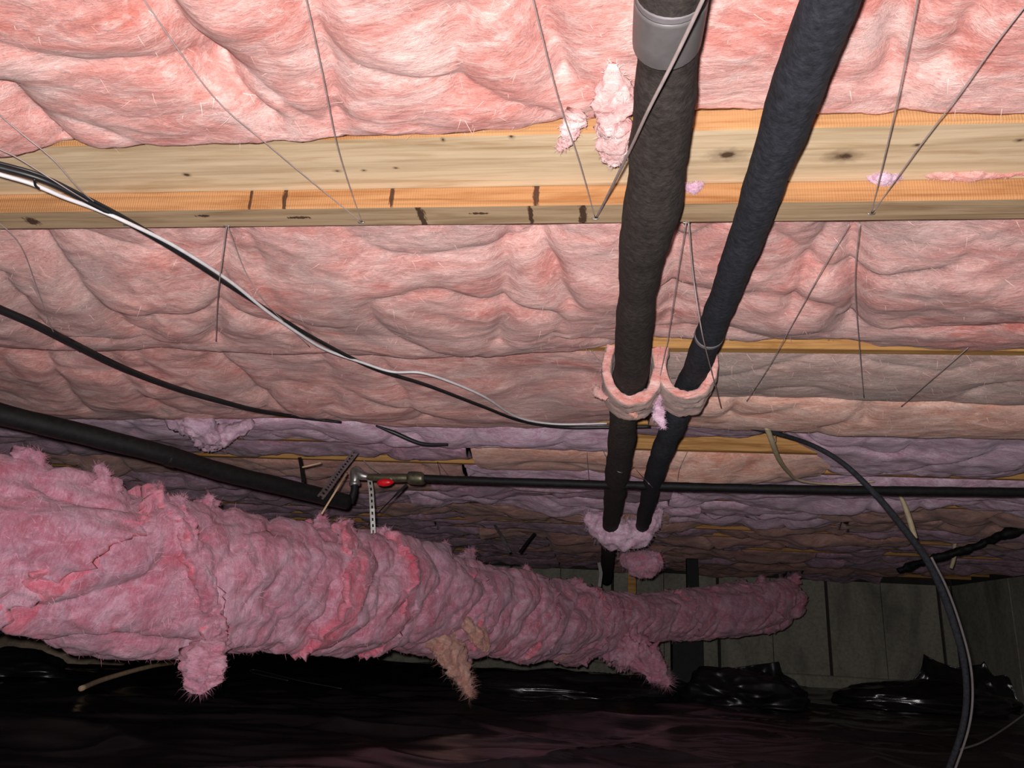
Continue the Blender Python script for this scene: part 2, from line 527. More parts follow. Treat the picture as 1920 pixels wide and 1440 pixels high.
def board_thing():
    t = thing('beam', 'wide pale knotty beam with a narrow batten under it, nearest the camera', 'beam')
    b1 = box('board', -2.6, 2.6, 1.050, 1.266, J, J + 0.038, M['board'], t, bev=0.003)
    b1.data.materials.append(M['edge'])
    for p in b1.data.polygons:
        if p.normal.y < -0.6: p.material_index = 1
    b2 = box('batten', -2.6, 2.6, 1.200, 1.266, J - 0.041, J - 0.0005, M['batten_under'], t, bev=0.002)
    b2.data.materials.append(M['batten_face'])
    for p in b2.data.polygons:
        if p.normal.y < -0.6: p.material_index = 1
    box('web', -2.6, 2.6, 1.10, 1.14, J + 0.0385, J + 0.234, M['joist'], t)
    return t
board_thing()

# ------------------------------------------------------------------ fibreglass batts
def lerp_table(tab, x):
    if np.isscalar(tab):
        return np.full_like(x, tab)
    a = np.array(sorted(tab), float)
    return np.interp(x, a[:, 0], a[:, 1])

batts = []
def batt(label, Y0, Y1, X0, X1, mat, sag=0.05, zn=0.0, zf=0.0, creases=(), seed=0, dx=0.012, nt=44, amp=1.0, power=0.6, skew=0.0, group='fibreglass batts between the joists', y0tab=None, y1tab=None, ends=(0, 0)):
    """a soft batt lying in a joist bay: sagging underside, pulled in along the tie wires, with sides and top"""
    nx = max(8, int((X1 - X0) / dx))
    xs = np.linspace(X0, X1, nx)
    t = np.linspace(0, 1, nt)
    t = t - 0.04 * np.sin(2 * np.pi * t)
    X, T = np.meshgrid(xs, t, indexing='ij')
    y0 = lerp_table(y0tab, X) if y0tab else Y0
    y1 = lerp_table(y1tab, X) if y1tab else Y1
    Y = y0 + (y1 - y0) * T
    ts = np.clip(T + skew * np.sin(np.pi * T), 0, 1)
    prof = np.maximum(np.sin(np.pi * ts), 0) ** power
    en = lerp_table(zn, X); ef = lerp_table(zf, X); sg = lerp_table(sag, X)
    P = np.stack([X, Y, np.full_like(X, seed * 1.37)], -1)
    sgm = sg * (1 + 0.45 * max(1.0, amp) * fbm(P * np.array([1.6, 2.2, 1]), 3))
    Z = J + en * (1 - T) + ef * T - sgm * prof
    wp = P + 0.10 * np.stack([fbm(P * 3 + 5, 2), fbm(P * 3 + 11, 2), 0 * X], -1)
    env = 0.35 + 0.65 * np.maximum(np.sin(np.pi * T), 0) ** 0.5
    Z -= amp * env * (0.026 * fbm(P * np.array([2.6, 3.4, 1]), 2))
    fold = 1 - np.abs(perlin(wp * np.array([2.3, 3.0, 1]) + 4.7)) * 2.2          # a few soft folds
    Z += amp * env * 0.020 * np.clip(fold, 0, 1) ** 4
    Z -= amp * env * 0.008 * (ridge(wp * np.array([5.0, 7.5, 1]), 2) - 0.55)
    Z -= amp * (0.0028 * fbm(wp * np.array([15, 24, 1]), 3, 0.6))
    for (xa, ya, xb, yb, dep, wid) in creases:
        a = np.array([xa, ya]); b = np.array([xb, yb])
        ab = b - a
        q = np.stack([X, Y], -1) + 0.012 * np.stack([fbm(P * 8, 2), fbm(P * 8 + 3, 2)], -1)
        s = np.clip(((q - a) @ ab) / (ab @ ab), 0, 1)
        d = np.linalg.norm(q - (a + s[..., None] * ab), axis=-1)
        Z += dep * np.exp(-(d / wid) ** 1.3)
    for e, q in zip(ends, (X - X0, X1 - X)):
        if e: Z += e * np.exp(-(q / (1.3 * e)) ** 2)
    # ragged far and near edges
    Yr = Y + amp * 0.006 * fbm(np.stack([X * 16, T * 3, X * 0 + seed], -1), 3) * (np.abs(T - 0.5) > 0.42)
    bottom = np.stack([X, Yr, Z], -1)
    top = J + 0.13
    rows = []
    def side(k, f):
        s = bottom[:, k].copy()
        s[:, 2] = np.maximum(s[:, 2], J - 0.2) * (1 - f) + top * f
        return s[:, None]
    ring = np.concatenate([side(0, 1.0), side(0, 0.5), bottom, side(-1, 0.5), side(-1, 1.0)], 1)
    m = ring.shape[1]
    V = ring.reshape(-1, 3)
    F = grid_faces(nx, m, True)
    F.append(tuple(range(m)))
    F.append(tuple((nx - 1) * m + j for j in range(m - 1, -1, -1)))
    o = link('insulation_batt', V, F, mat)
    tag(o, label, 'insulation', group)
    batts.append((o, bottom))
    return o

# bay over the camera, in front of the beam
cr0 = []
def crease(a, b, dep, wid):
    return (a[0], a[1], b[0], b[1], dep, wid)
zb = J - 0.05
batt('bright salmon-pink batt bulging above the knotty beam, left of the pipes', -0.3, 1.045, -1.75, 0.045, M['pink'], sag=0.045,
     zn=0.0, zf=[(-1.4, -0.045), (-0.9, -0.02), (-0.5, -0.012), (-0.15, 0.012), (0.05, 0.03)], seed=1, dx=0.007, nt=150,
     creases=[crease((-0.579, 0.703, 1.120), (-0.579, 0.883, 1.120), 0.045, 0.03), crease((-0.579, 0.883, 1.120), (-0.544, 0.989, 1.120), 0.03, 0.025),
              crease((-0.373, 0.715, 1.120), (-0.429, 0.984, 1.120), 0.035, 0.028), crease((-0.096, 0.731, 1.120), (-0.074, 0.929, 1.120), 0.04, 0.03),
              crease((-0.920, 0.879, 1.120), (-0.934, 1.031, 1.120), 0.05, 0.035), crease((-0.199, 0.759, 1.120), (-0.228, 0.935, 1.120), 0.015, 0.02)])
batt('bright salmon-pink batt bulging above the knotty beam, around the two pipes', -0.3, 1.045, 0.055, 2.2, M['pink'], sag=0.04,
     zn=0.0, zf=[(0.05, 0.034), (0.2, 0.034), (0.35, 0.012), (0.6, 0.008), (1.0, 0.0)], seed=2, dx=0.007, nt=150, amp=1.1,
     creases=[crease((0.350, 0.758, 1.120), (0.396, 0.950, 1.120), 0.03, 0.03), crease((0.450, 0.813, 1.120), (0.463, 0.936, 1.120), 0.03, 0.03)])
# bay beyond the beam
y1 = D0 + S - 0.046
batt('salmon-pink batt right under the knotty beam, from the left edge to the pipes', 1.275, y1, -2.6, 0.075, M['pink2'], sag=0.05,
     zn=0.02, zf=[(-2.4, -0.02), (-0.4, -0.034), (-0.1, -0.02), (0.07, 0.02)], seed=3, dx=0.008, nt=90,
     creases=[crease((-0.744, 1.261, 1.120), (-1.084, 1.891, 1.120), 0.035, 0.03), crease((-0.744, 1.261, 1.120), (-0.826, 1.926, 1.120), 0.012, 0.02),
              crease((-0.178, 1.272, 1.120), (-0.286, 1.871, 1.120), 0.03, 0.025), crease((-0.159, 1.282, 1.120), (-0.095, 1.659, 1.120), 0.045, 0.03),
              crease((-1.232, 1.262, 1.120), (-1.284, 1.815, 1.120), 0.04, 0.035), crease((-1.413, 1.484, 1.120), (-1.569, 1.903, 1.120), 0.03, 0.03)])
batt('greyish salmon batt right under the knotty beam, right of the pipes', 1.275, y1, 0.085, 2.4, M['pink2'], sag=0.05,
     zn=0.02, zf=[(0.08, 0.035), (0.3, 0.03), (0.6, 0.028), (0.85, 0.004), (1.3, 0.0)], seed=4, dx=0.008, nt=90, amp=1.15,
     creases=[crease((0.435, 1.274, 1.120), (0.599, 1.849, 1.120), 0.05, 0.03), crease((0.421, 1.274, 1.120), (0.429, 1.716, 1.120), 0.025, 0.025),
              crease((0.136, 1.268, 1.120), (0.154, 1.860, 1.120), 0.03, 0.03)])
ya, yb = D0 + S + 0.008, D0 + 2 * S - 0.046
batt('pink batt with slanting folds behind the black cables, left of the pipe collar', ya, yb, -3.2, 0.012, M['pink2'], sag=0.05,
     zn=0.01, zf=[(-3, -0.02), (-1.5, -0.03), (-1.25, -0.005), (-0.9, -0.03), (-0.3, -0.03), (0, 0.01)], seed=5, dx=0.009, nt=70,
     creases=[crease((-1.718, 1.946, 1.110), (-1.953, 2.583, 1.110), 0.03, 0.03), crease((-1.219, 1.953, 1.110), (-1.187, 2.564, 1.110), 0.03, 0.03),
              crease((-0.684, 2.072, 1.110), (-0.656, 2.667, 1.110), 0.02, 0.03), crease((-1.525, 1.962, 1.110), (-1.684, 2.637, 1.110), 0.02, 0.03)])
batt('narrow grey-pink roll of batt behind the bare joist, right of the pipe collar', ya, ya + 0.375, 0.17, 2.8, M['grey'], sag=0.03,
     zn=0.01, zf=-0.012, seed=6, dx=0.010, nt=50, amp=0.6)
batt('long peach batt swelling over the third joist, right of the pipe collar', ya + 0.38, yb, 0.15, 2.8, M['peach'], sag=0.045,
     zn=-0.02, zf=[(0.1, 0.01), (0.4, -0.01), (0.7, -0.02), (1.1, -0.02), (1.7, -0.035)], seed=7, dx=0.010, nt=60, amp=0.8,
     creases=[crease((0.436, 2.299, 1.110), (0.415, 2.579, 1.110), 0.03, 0.03), crease((0.747, 2.253, 1.110), (0.843, 2.543, 1.110), 0.03, 0.025)])
batt('short pink batt between the two black pipes behind the fibreglass collar', ya, yb - 0.1, 0.010, 0.172, M['pink2'], sag=0.02,
     zn=0.0, zf=0.03, seed=8, dx=0.010, nt=50, amp=0.8)

def yk(k): return D0 + k * S
def row(k0, k1): return yk(k0) + 0.008, yk(k1) - 0.046
a, b = row(2, 2.5)
batt('lilac batt strip under the sagging black cable, left of the pipes', a, b, -3.0, 0.02, M['lilac'], sag=0.04, zn=0.0,
     zf=[(-3, 0.0), (-2.2, -0.02), (-1.95, 0.005), (-1.4, 0.0), (-0.6, -0.006), (0, -0.006)], seed=9, dx=0.012, nt=36, amp=1.1)
batt('violet-grey crumpled batt behind the thick black pipe at far left', a, yk(3.0) - 0.046, -4.6, -3.02, M['violet'], sag=0.06, zn=-0.01, zf=-0.02, seed=10, dx=0.015, nt=50, amp=1.8)
batt('violet-grey batt scrap between the two pipes above bare orange joist', a, b - 0.05, 0.025, 0.72, M['violet'], sag=0.025, zn=0.01, zf=0.05, seed=11, dx=0.012, nt=36, ends=(0.02, 0.07))
batt('pale lilac batt sagging brightly under the peach batt at right', a, yk(3.0) - 0.10, 0.64, 3.0, M['lilac'], sag=0.05, zn=-0.01, y1tab=[(0.64, yk(2.5) - 0.05), (0.86, yk(2.5)), (1.0, yk(3.0) - 0.10)],
     zf=[(0.6, 0.035), (0.9, 0.0), (1.6, 0.0), (1.75, 0.03), (2, 0.0)], seed=12, dx=0.012, nt=60, amp=1.3, ends=(0.11, 0))
a, b = row(2.5, 3)
batt('violet-pink batt above the bare orange joist beside the metal strap', a, b, -3.015, -0.62, M['violet'], sag=0.035, amp=1.8, zn=0.0,
     zf=[(-4, 0.0), (-2.2, 0.0), (-1.7, 0.02), (-1.4, 0.05), (-0.7, 0.045)], seed=13, dx=0.014, nt=34)
batt('rounded peach batt behind the pipes, bulging over the gas pipe', a, b + 0.03, -0.60, 0.95, M['peach'], sag=[(-0.6, 0.035), (0.1, 0.04), (0.5, 0.075), (0.8, 0.05), (0.95, 0.03)], zn=0.0,
     zf=[(-0.6, 0.0), (0.1, -0.02), (0.45, -0.07), (0.7, -0.05), (0.95, -0.01)], seed=14, dx=0.012, nt=40, amp=0.8)
a, b = row(3, 3.5)
batt('pinkish batt above the valve with the red handle', a, b, -4.4, -0.72, M['tan'], sag=0.035, amp=1.8, zn=0.0, zf=[(-4.4, -0.01), (-2, 0.0), (-0.8, 0.0)], seed=15, dx=0.016, nt=30)
batt('pale lilac batt strip directly above the gas pipe', a, b, -0.70, 3.2, M['lilac'], sag=0.045, zn=0.0, zf=-0.02, seed=16, dx=0.014, nt=30, amp=1.6)
PIECES = [
    (3.5, 4.0, [(-4.6, -1.7, 'violet'), (-1.7, -0.95, 'tan'), (-0.93, 0.35, 'violet'), (0.37, 2.5, 'lilac')]),
    (4.0, 4.5, [(-5.0, -1.2, 'violet'), (-1.18, 0.55, 'lilac'), (0.57, 1.25, 'lilac'), (1.27, 2.7, 'tan')]),
    (4.5, 5.0, [(-5.4, -1.5, 'violet'), (-1.48, 0.4, 'tan'), (0.42, 1.5, 'lilac'), (1.52, 2.9, 'tan')]),
    (5.0, 5.5, [(-5.6, -1.0, 'violet'), (-0.98, 0.3, 'tan'), (0.32, 1.6, 'tan'), (1.62, 3.1, 'violet')]),
    (5.5, 6.0, [(-5.8, -1.3, 'violet'), (-1.28, 0.8, 'violet'), (0.82, 3.3, 'tan')]),
    (6.0, 6.5, [(-6.0, -1.0, 'violet'), (-0.98, 1.4, 'tan'), (1.42, 3.5, 'violet')]),
    (6.5, 7.0, [(-6.0, -1.2, 'violet'), (-1.18, 1.0, 'violet'), (1.02, 3.6, 'violet')]),
    (7.0, 7.5, [(-6.0, -0.5, 'violet'), (-0.48, 1.8, 'tan'), (1.82, 3.7, 'violet')]),
    (7.5, 8.0, [(-6.0, -0.8, 'violet'), (-0.78, 1.5, 'tan'), (1.52, 3.8, 'violet')]),
    (8.0, 8.5, [(-6.0, -0.5, 'violet'), (-0.48, 1.7, 'violet'), (1.72, 3.85, 'tan')]),
    (8.5, 9.0, [(-6.0, -0.5, 'violet'), (-0.48, 2.0, 'tan'), (2.02, 3.0, 'tan')]),
    (9.0, 9.5, [(-6.0, -0.5, 'violet'), (-0.48, 2.0, 'violet'), (2.02, 2.9, 'violet')]),
    (9.5, 10.1, [(-6.0, 0.0, 'violet'), (0.02, 2.0, 'tan'), (2.02, 3.0, 'violet')]),
]
WORD = {'tan': 'brownish pink', 'violet': 'violet-grey', 'lilac': 'pale lilac'}
PLACE = {3: ['left-hand', 'middle', 'right-hand'], 4: ['leftmost', 'second from left', 'third from left', 'rightmost']}
random.seed(4)
for r, (k0, k1, ps) in enumerate(PIECES):
    a, b = row(k0, k1)
    for i, (x0, x1, mt) in enumerate(ps):
        if i: x0 = ps[i - 1][1] - 0.004
        if i == len(ps) - 1 and r < 9: x1 = min(WX - 0.03, x1 + 0.9)
        zf0 = random.choice([0.03, 0.015, -0.005, -0.015])
        n = 6
        zt = [(x0 + (x1 - x0) * q / n, zf0 + random.uniform(-0.03, 0.025)) for q in range(n + 1)]
        batt('%s batt strip, %s piece of the %s bay before the far wall' % (WORD[mt], PLACE[len(ps)][i], ORD[len(PIECES) - 1 - r]),
             a, b, x0, x1, M[mt], sag=random.uniform(0.03, 0.055), zn=0.0, zf=zt, seed=20 + r * 5 + i, dx=0.018 + 0.001 * r, nt=26, amp=1.9)

# ------------------------------------------------------------------ loose tufts of fibreglass
tuft_fuzz = []
def tuft(name, pts, rad, mat, parent=None, seed=0, n=56, m=40, amp=0.35, freq=18, oval=0.8):
    V, F = tube_data(pts, rad, n=n, m=m, oval=oval)
    P = np.asarray(V)
    V2, _ = tube_data(pts, np.asarray(rad) * 1.05, n=n, m=m, oval=oval)
    D = (np.asarray(V2) - P) * 20
    w = fbm(P * freq + seed * 4.1, 5, 0.62) + 0.7 * (ridge(P * freq * 1.3 + seed, 3) - 0.55)
    P = P + D * (w * amp * 1.5)[:, None] + 0.12 * np.linalg.norm(D, axis=1)[:, None] * np.stack([fbm(P * freq * 2 + k * 7 + seed, 3) for k in range(3)], 1)
    o = link(name, P, F, mat, parent)
    tuft_fuzz.append((o, P, D / (np.linalg.norm(D, axis=1)[:, None] + 1e-9), float(np.max(rad)), mat))
    return o

def tuft_thing(label, pts, rad, mat, **k):
    o = tuft('fibreglass_tuft', pts, rad, mat, **k)
    return tag(o, label, 'insulation tuft', 'loose tufts of fibreglass')
tuft_thing('pale pink tuft hanging beside the grey-taped pipe over the beam', [(0.001, 0.881, 1.150), (0.002, 0.928, 1.130), (-0.002, 0.982, 1.120), (0.003, 1.042, 1.115), (0.002, 1.065, 1.115)],
           [.008, .026, .026, .018, .006], M['blush'], seed=1, freq=26)
tuft_thing('small wisp of pink fibreglass on the beam left of the tuft', [(-0.054, 0.988, 1.150), (-0.065, 1.020, 1.140), (-0.082, 1.054, 1.135)], [.018, .012, .005], M['blush'], seed=2, freq=30)
tuft_thing('lilac tuft squeezed out between board and batten, right of second pipe', [(0.432, 1.193, 1.174), (0.460, 1.190, 1.157), (0.488, 1.193, 1.167)], [.008, .016, .006], M['lilac'], seed=3)
tuft_thing('long pink tuft squeezed out over the batten near the right edge', [(0.518, 1.193, 1.169), (0.571, 1.190, 1.161), (0.631, 1.193, 1.166), (0.685, 1.193, 1.167)], [.006, .012, .011, .010], M['pink'], seed=4)
tuft_thing('small lilac wisp on the batten between the two pipes', [(0.124, 1.192, 1.155), (0.142, 1.190, 1.146), (0.159, 1.192, 1.155)], [.006, .010, .004], M['lilac'], seed=5)
tuft_thing('lilac lump drooping from the strip behind the thick black pipe', [(-1.708, 2.791, 1.120), (-1.578, 2.749, 1.090), (-1.623, 2.904, 1.080), (-1.540, 2.873, 1.090), (-1.401, 2.806, 1.120)], [.04, .055, .06, .05, .02], M['lilac'], seed=6, amp=0.3)

# ------------------------------------------------------------------ the two foam-covered pipes
def foam_pipe(label, path, mat, seed):
    t = thing('insulated_pipe', label, 'pipe', group='two black foam-covered pipes')
    pts = [p[0] for p in path]
    rr = [p[1] for p in path]
    tube('foam_sleeve', pts, rr, mat, t, n=220, m=28, amp=0.004, freq=9, seed=seed)
    return t
P1 = [((0.05, -1.0, 1.035), 0.037), ((0.058, -0.1, 1.042), 0.037), ((0.061, 0.35, 1.047), 0.037), ((0.061, 0.669, 1.050), 0.0371), ((0.062, 0.754, 1.055), 0.0367), ((0.067, 0.858, 1.060), 0.0394), ((0.068, 0.977, 1.060), 0.0426), ((0.065, 1.127, 1.060), 0.0450), ((0.057, 1.256, 1.060), 0.0412), ((0.057, 1.413, 1.060), 0.0382),
      ((0.058, 1.640, 1.060), 0.0412), ((0.060, 1.927, 1.055), 0.0454), ((0.053, 2.061, 1.030), 0.0429), ((0.047, 2.223, 1.005), 0.0411), ((0.046, 2.561, 0.985), 0.0432), ((0.037, 3.015, 0.960), 0.0440), ((0.031, 3.577, 0.940), 0.0418), ((0.022, 4.363, 0.910), 0.0416), ((0.018, 5.324, 0.880), 0.0431), ((0.011, 6.257, 0.820), 0.0461)]
P2 = [((0.228, -1.0, 1.055), 0.031), ((0.232, -0.1, 1.065), 0.031), ((0.233, 0.35, 1.069), 0.031), ((0.233, 0.700, 1.070), 0.0308), ((0.234, 0.864, 1.075), 0.0331), ((0.236, 1.076, 1.075), 0.0315), ((0.237, 1.351, 1.075), 0.0313), ((0.231, 1.662, 1.070), 0.0321), ((0.225, 1.940, 1.062), 0.0348), ((0.212, 2.100, 1.045), 0.0359),
      ((0.197, 2.229, 1.010), 0.0362), ((0.178, 2.501, 0.975), 0.0349), ((0.174, 2.964, 0.955), 0.0348), ((0.179, 3.541, 0.940), 0.0339), ((0.193, 4.390, 0.920), 0.0327), ((0.217, 5.258, 0.900), 0.0318)]
t1 = foam_pipe('thick brown-black foam-covered pipe with a grey tape band', P1, M['foam'], 1)
t2 = foam_pipe('slimmer blue-black foam-covered pipe slanting to the upper right', P2, M['foam2'], 2)
def band(name, path, i0, f0, f1, mat, parent, grow, n=10):
    A = spline([list(p[0]) + [p[1]] for p in path], 1000)
    u = lambda f: int((i0 + f) / (len(path) - 1) * 999)
    q = A[np.linspace(u(f0), u(f1), n).astype(int)]
    return tube(name, q[:, :3], q[:, 3] + grow, mat, parent, n=n * 2, m=28)
band('tape_band', P1, 3, -0.02, 0.64, M['tape'], t1, 0.0025)
band('wire_ring', P1, 3, -0.06, -0.03, M['greyc'], t1, 0.0018, 3)
band('wire_ring', P1, 3, 0.645, 0.67, M['greyc'], t1, 0.0018, 3)
band('wire_ring', P2, 7, 0.08, 0.13, M['greyc'], t2, 0.0015, 3)


# ------------------------------------------------------------------ fibreglass collars slung under the pipes

def collar(label, path, Y0, Y1, th, mat, seed, drop=0.0, amp=0.006):
    """a strip of batt slung under a pipe: swept thick band with a pale cut edge"""
    A = spline(path, 60)                       # x, z of the middle of the band
    T = np.gradient(A, axis=0); T /= np.linalg.norm(T, axis=1)[:, None]
    Nn = np.stack([-T[:, 1], T[:, 0]], 1)
    ny = 16
    ring = []
    prof = [(0.0, -1)] + [(0.0, -0.5), (0.0, 0.0), (0.0, 0.5)] + [(k / (ny - 1), 1) for k in range(ny)] + [(1.0, 0.5), (1.0, 0.0), (1.0, -0.5)] + [(k / (ny - 1), -1) for k in range(ny - 1, 0, -1)]
    m = len(prof)
    V = np.zeros((len(A), m, 3))
    for j, (a, s) in enumerate(prof):
        edge = 1.0 if 0.05 < a < 0.95 else 0.85
        off = Nn * (s * th * 0.5 * edge)
        V[:, j, 0] = A[:, 0] + off[:, 0]
        V[:, j, 1] = Y0 + (Y1 - Y0) * a
        V[:, j, 2] = A[:, 1] + off[:, 1] - drop * a
    w = fbm(V * 22 + seed, 4, 0.6) * amp + (ridge(V * np.array([14, 26, 26]) + seed, 3) - 0.5) * amp * 0.8
    cen = A[:, None, :]
    V[..., 0] += w * 0.6
    V[..., 1] += w * 0.8
    V[..., 2] -= w
    F = grid_faces(len(A), m, True)
    F.append(tuple(range(m))); F.append(tuple((len(A) - 1) * m + j for j in range(m - 1, -1, -1)))
    o = link('insulation_collar', V.reshape(-1, 3), F, mat)
    o.data.materials.append(M['pink'])
    for i, p in enumerate(o.data.polygons):
        if i < (len(A) - 1) * m and i % m < 4: p.material_index = 1
    return tag(o, label, 'insulation collar', 'fibreglass strips slung under the pipes')
def xz(*ps): return [(p[0], p[2]) for p in ps]
collar('pink fibreglass sling under the thick pipe, nearest the camera', xz((0.008, 1.930, 1.136), (-0.003, 1.930, 1.091), (0.001, 1.930, 1.043), (0.018, 1.930, 1.007), (0.059, 1.930, 0.986), (0.098, 1.930, 0.998), (0.124, 1.930, 1.031), (0.132, 1.930, 1.075), (0.125, 1.930, 1.131)), 1.93, 2.09, 0.026, M['grey'], 1, 0.004)
collar('pink fibreglass sling under the slimmer pipe, nearest the camera', xz((0.148, 1.930, 1.132), (0.139, 1.930, 1.090), (0.146, 1.930, 1.046), (0.167, 1.930, 1.015), (0.206, 1.930, 1.002), (0.244, 1.930, 1.017), (0.267, 1.930, 1.053), (0.273, 1.930, 1.095), (0.266, 1.930, 1.136)), 1.93, 2.09, 0.026, M['grey'], 2, 0.004)
tuft_thing('white-pink torn flap hanging between the two pipe slings', [(0.134, 2.020, 1.024), (0.136, 2.020, 0.989), (0.144, 2.020, 0.960), (0.150, 2.020, 0.933)], [.012, .022, .018, .004], M['lilac'], seed=7)
tuft_thing('small pink nub under the sling of the thick pipe', [(0.059, 2.020, 0.992), (0.071, 2.020, 0.973), (0.080, 2.020, 0.963)], [.008, .013, .005], M['peach'], seed=8)
tuft_thing('pink frayed nub at the left rim of the thick pipe sling', [(-0.039, 1.980, 1.038), (-0.027, 1.980, 1.019), (-0.001, 1.980, 1.000)], [.008, .014, .008], M['pink2'], seed=9)
tuft_thing('lilac bunch of fibreglass bundling both pipes, further back', [(-0.102, 4.000, 0.977), (-0.027, 4.000, 0.933), (0.068, 4.000, 0.888), (0.162, 4.000, 0.900), (0.234, 4.000, 0.957), (0.283, 4.000, 1.026)], [.035, .075, .10, .085, .06, .02], M['lilac'], seed=10, amp=0.22, freq=9, n=70, m=44)
tuft_thing('rosy lump of fibreglass at the end of the slimmer pipe', [(0.097, 4.700, 0.858), (0.175, 4.700, 0.812), (0.253, 4.700, 0.816), (0.331, 4.700, 0.844)], [.03, .085, .085, .05], M['wrap_rag'], seed=11, amp=0.22, freq=9, n=70, m=44)

# ------------------------------------------------------------------ cables and hoses
def cable(name, label, pts, rad, mat, group=None, cat='cable', **k):
    o = tube(name, pts, rad, mat, None, **k)
    return tag(o, label, cat, group)
zc = 1.095
cb = [(-1.046, 0.975, 1.085), (-1.007, 0.998, 1.085), (-0.958, 1.036, 1.085), (-0.925, 1.101, 1.085), (-0.893, 1.180, 1.085), (-0.860, 1.292, 1.085), (-0.832, 1.464, 1.090), (-0.794, 1.638, 1.090), (-0.748, 1.805, 1.090), (-0.660, 1.999, 1.085), (-0.539, 2.151, 1.085), (-0.409, 2.358, 1.085), (-0.293, 2.582, 1.095), (-0.149, 2.688, 1.105), (0.004, 2.693, 1.110), (0.155, 2.703, 1.118)]
G = 'cables strung across under the joists'
cable('black_cable', 'black cable running from upper left down to the pipes, along a white one', cb, 0.0052, M['rubber'], G, n=160, m=10)
cb2 = [(p[0] + 0.004, p[1] - 0.012, p[2] + 0.002) for p in cb[:6]]
cable('thin_black_cable', 'thin black cable lying against the black and white pair, upper left', cb2, 0.0028, M['rubber'], G, n=70, m=8)
wc = [(-1.048, 0.980, 1.080), (-1.016, 1.010, 1.080), (-0.980, 1.040, 1.080), (-0.952, 1.083, 1.080), (-0.922, 1.129, 1.083), (-0.886, 1.172, 1.079), (-0.850, 1.275, 1.084), (-0.819, 1.438, 1.088), (-0.799, 1.590, 1.083), (-0.776, 1.731, 1.083), (-0.747, 1.846, 1.083), (-0.677, 1.952, 1.084), (-0.609, 2.015, 1.080), (-0.525, 2.021, 1.080), (-0.450, 2.110, 1.080), (-0.375, 2.251, 1.080), (-0.304, 2.517, 1.092), (-0.185, 2.646, 1.105), (-0.000, 2.649, 1.112)]
cable('white_cable', 'white-grey cable twisted along the long black cable', wc, 0.0038, M['white'], G, n=180, m=10)
cl = cable('cable_clip', 'small black plastic clip on the white cable at upper left', [(-0.961, 1.022, 1.078), (-0.968, 1.035, 1.074), (-0.972, 1.048, 1.076)], 0.0022, M['rubber'], cat='clip', n=10, m=8)
cable('black_cable', 'black cable sagging across the lower left batts', [(-1.491, 1.492, 1.080), (-1.480, 1.579, 1.080), (-1.462, 1.668, 1.080), (-1.452, 1.820, 1.080), (-1.434, 2.016, 1.080), (-1.385, 2.228, 1.085), (-1.305, 2.396, 1.090), (-1.250, 2.527, 1.100), (-1.162, 2.703, 1.125), (-1.030, 2.806, 1.135)], [.0105, .0105, .0105, .0105, .0100, .0095, .009, .008, .006, .005], M['rubber'], G, n=100, m=12)
cable('black_cable', 'short length of black cable showing below the big pink batt', [(-0.913, 2.880, 1.144), (-0.839, 2.900, 1.121), (-0.739, 2.950, 1.092), (-0.641, 3.000, 1.102)], [.004, .0085, .008, .006], M['rubber'], G, n=40, m=10)
# hose at right: leaves the third joist, drops to the ground
hz = [(0.484, 2.719, 1.130), (0.587, 2.735, 1.115), (0.739, 2.840, 1.101), (0.846, 2.840, 1.035), (0.953, 2.860, 0.932), (1.048, 2.900, 0.827), (1.136, 2.950, 0.724), (1.198, 3.000, 0.619), (1.249, 3.050, 0.494), (1.287, 3.100, 0.368), (1.301, 3.150, 0.250), (1.293, 3.200, 0.138), (1.267, 3.280, 0.002), (1.239, 3.300, -0.074)]
cable('black_hose', 'black hose hanging from the joists down to the ground at right', hz, [.007, .0075, .008, .009, .011, .012, .0125, .013, .0125, .011, .0105, .0105, .0105, .0105], M['foam2'], n=140, m=12)
hz2 = [(p[0] + 0.016, p[1] - 0.012, p[2]) for p in hz[6:]]
cable('grey_cable', 'thin grey cable following the hanging black hose', hz2, 0.0042, M['greyc'], n=90, m=8)
cable('grey_cable', 'thin cable arching over the ground sheet in the right corner', [(1.304, 3.300, 0.059), (1.525, 3.600, 0.066), (1.804, 4.000, 0.096), (2.135, 4.400, 0.173)], 0.004, M['greyc'], n=50, m=8)
TG = 'tan cable ends'
cable('tan_cable', 'tan cable dropping from a staple and curling along the gas pipe', [(0.550, 2.668, 1.120), (0.592, 2.783, 1.090), (0.653, 2.974, 1.075), (0.741, 3.215, 1.075), (0.833, 3.411, 1.080), (0.997, 3.523, 1.090), (1.166, 3.485, 1.100)], [.010, .010, .0095, .008, .006, .004, .003], M['tancable'], TG, n=60, m=10)
cable('tan_cable', 'straight tan cable end hanging behind the black hose', [(1.410, 3.900, 1.137), (1.435, 3.900, 1.065), (1.452, 3.900, 0.989), (1.466, 3.900, 0.914)], [.006, .012, .013, .012], M['tancable'], TG, n=30, m=10)
cable('tan_cable', 'short upright tan cable end crossing the bare end of a joist', [(2.376, 5.600, 1.174), (2.356, 5.600, 1.112), (2.342, 5.600, 1.023), (2.313, 5.600, 0.948)], [.009, .013, .013, .012], M['tancable'], TG, n=30, m=10)
cable('black_hose', 'lumpy black hose slanting up to the right edge below the batts', [(1.903, 5.400, 0.900), (1.958, 5.400, 0.923), (2.022, 5.300, 0.951), (2.181, 5.200, 1.008), (2.317, 5.100, 1.062), (2.384, 5.000, 1.101), (2.515, 4.950, 1.141)], [.014, .026, .022, .024, .022, .026, .025], M['iron'], n=90, m=12, amp=0.014, freq=18)

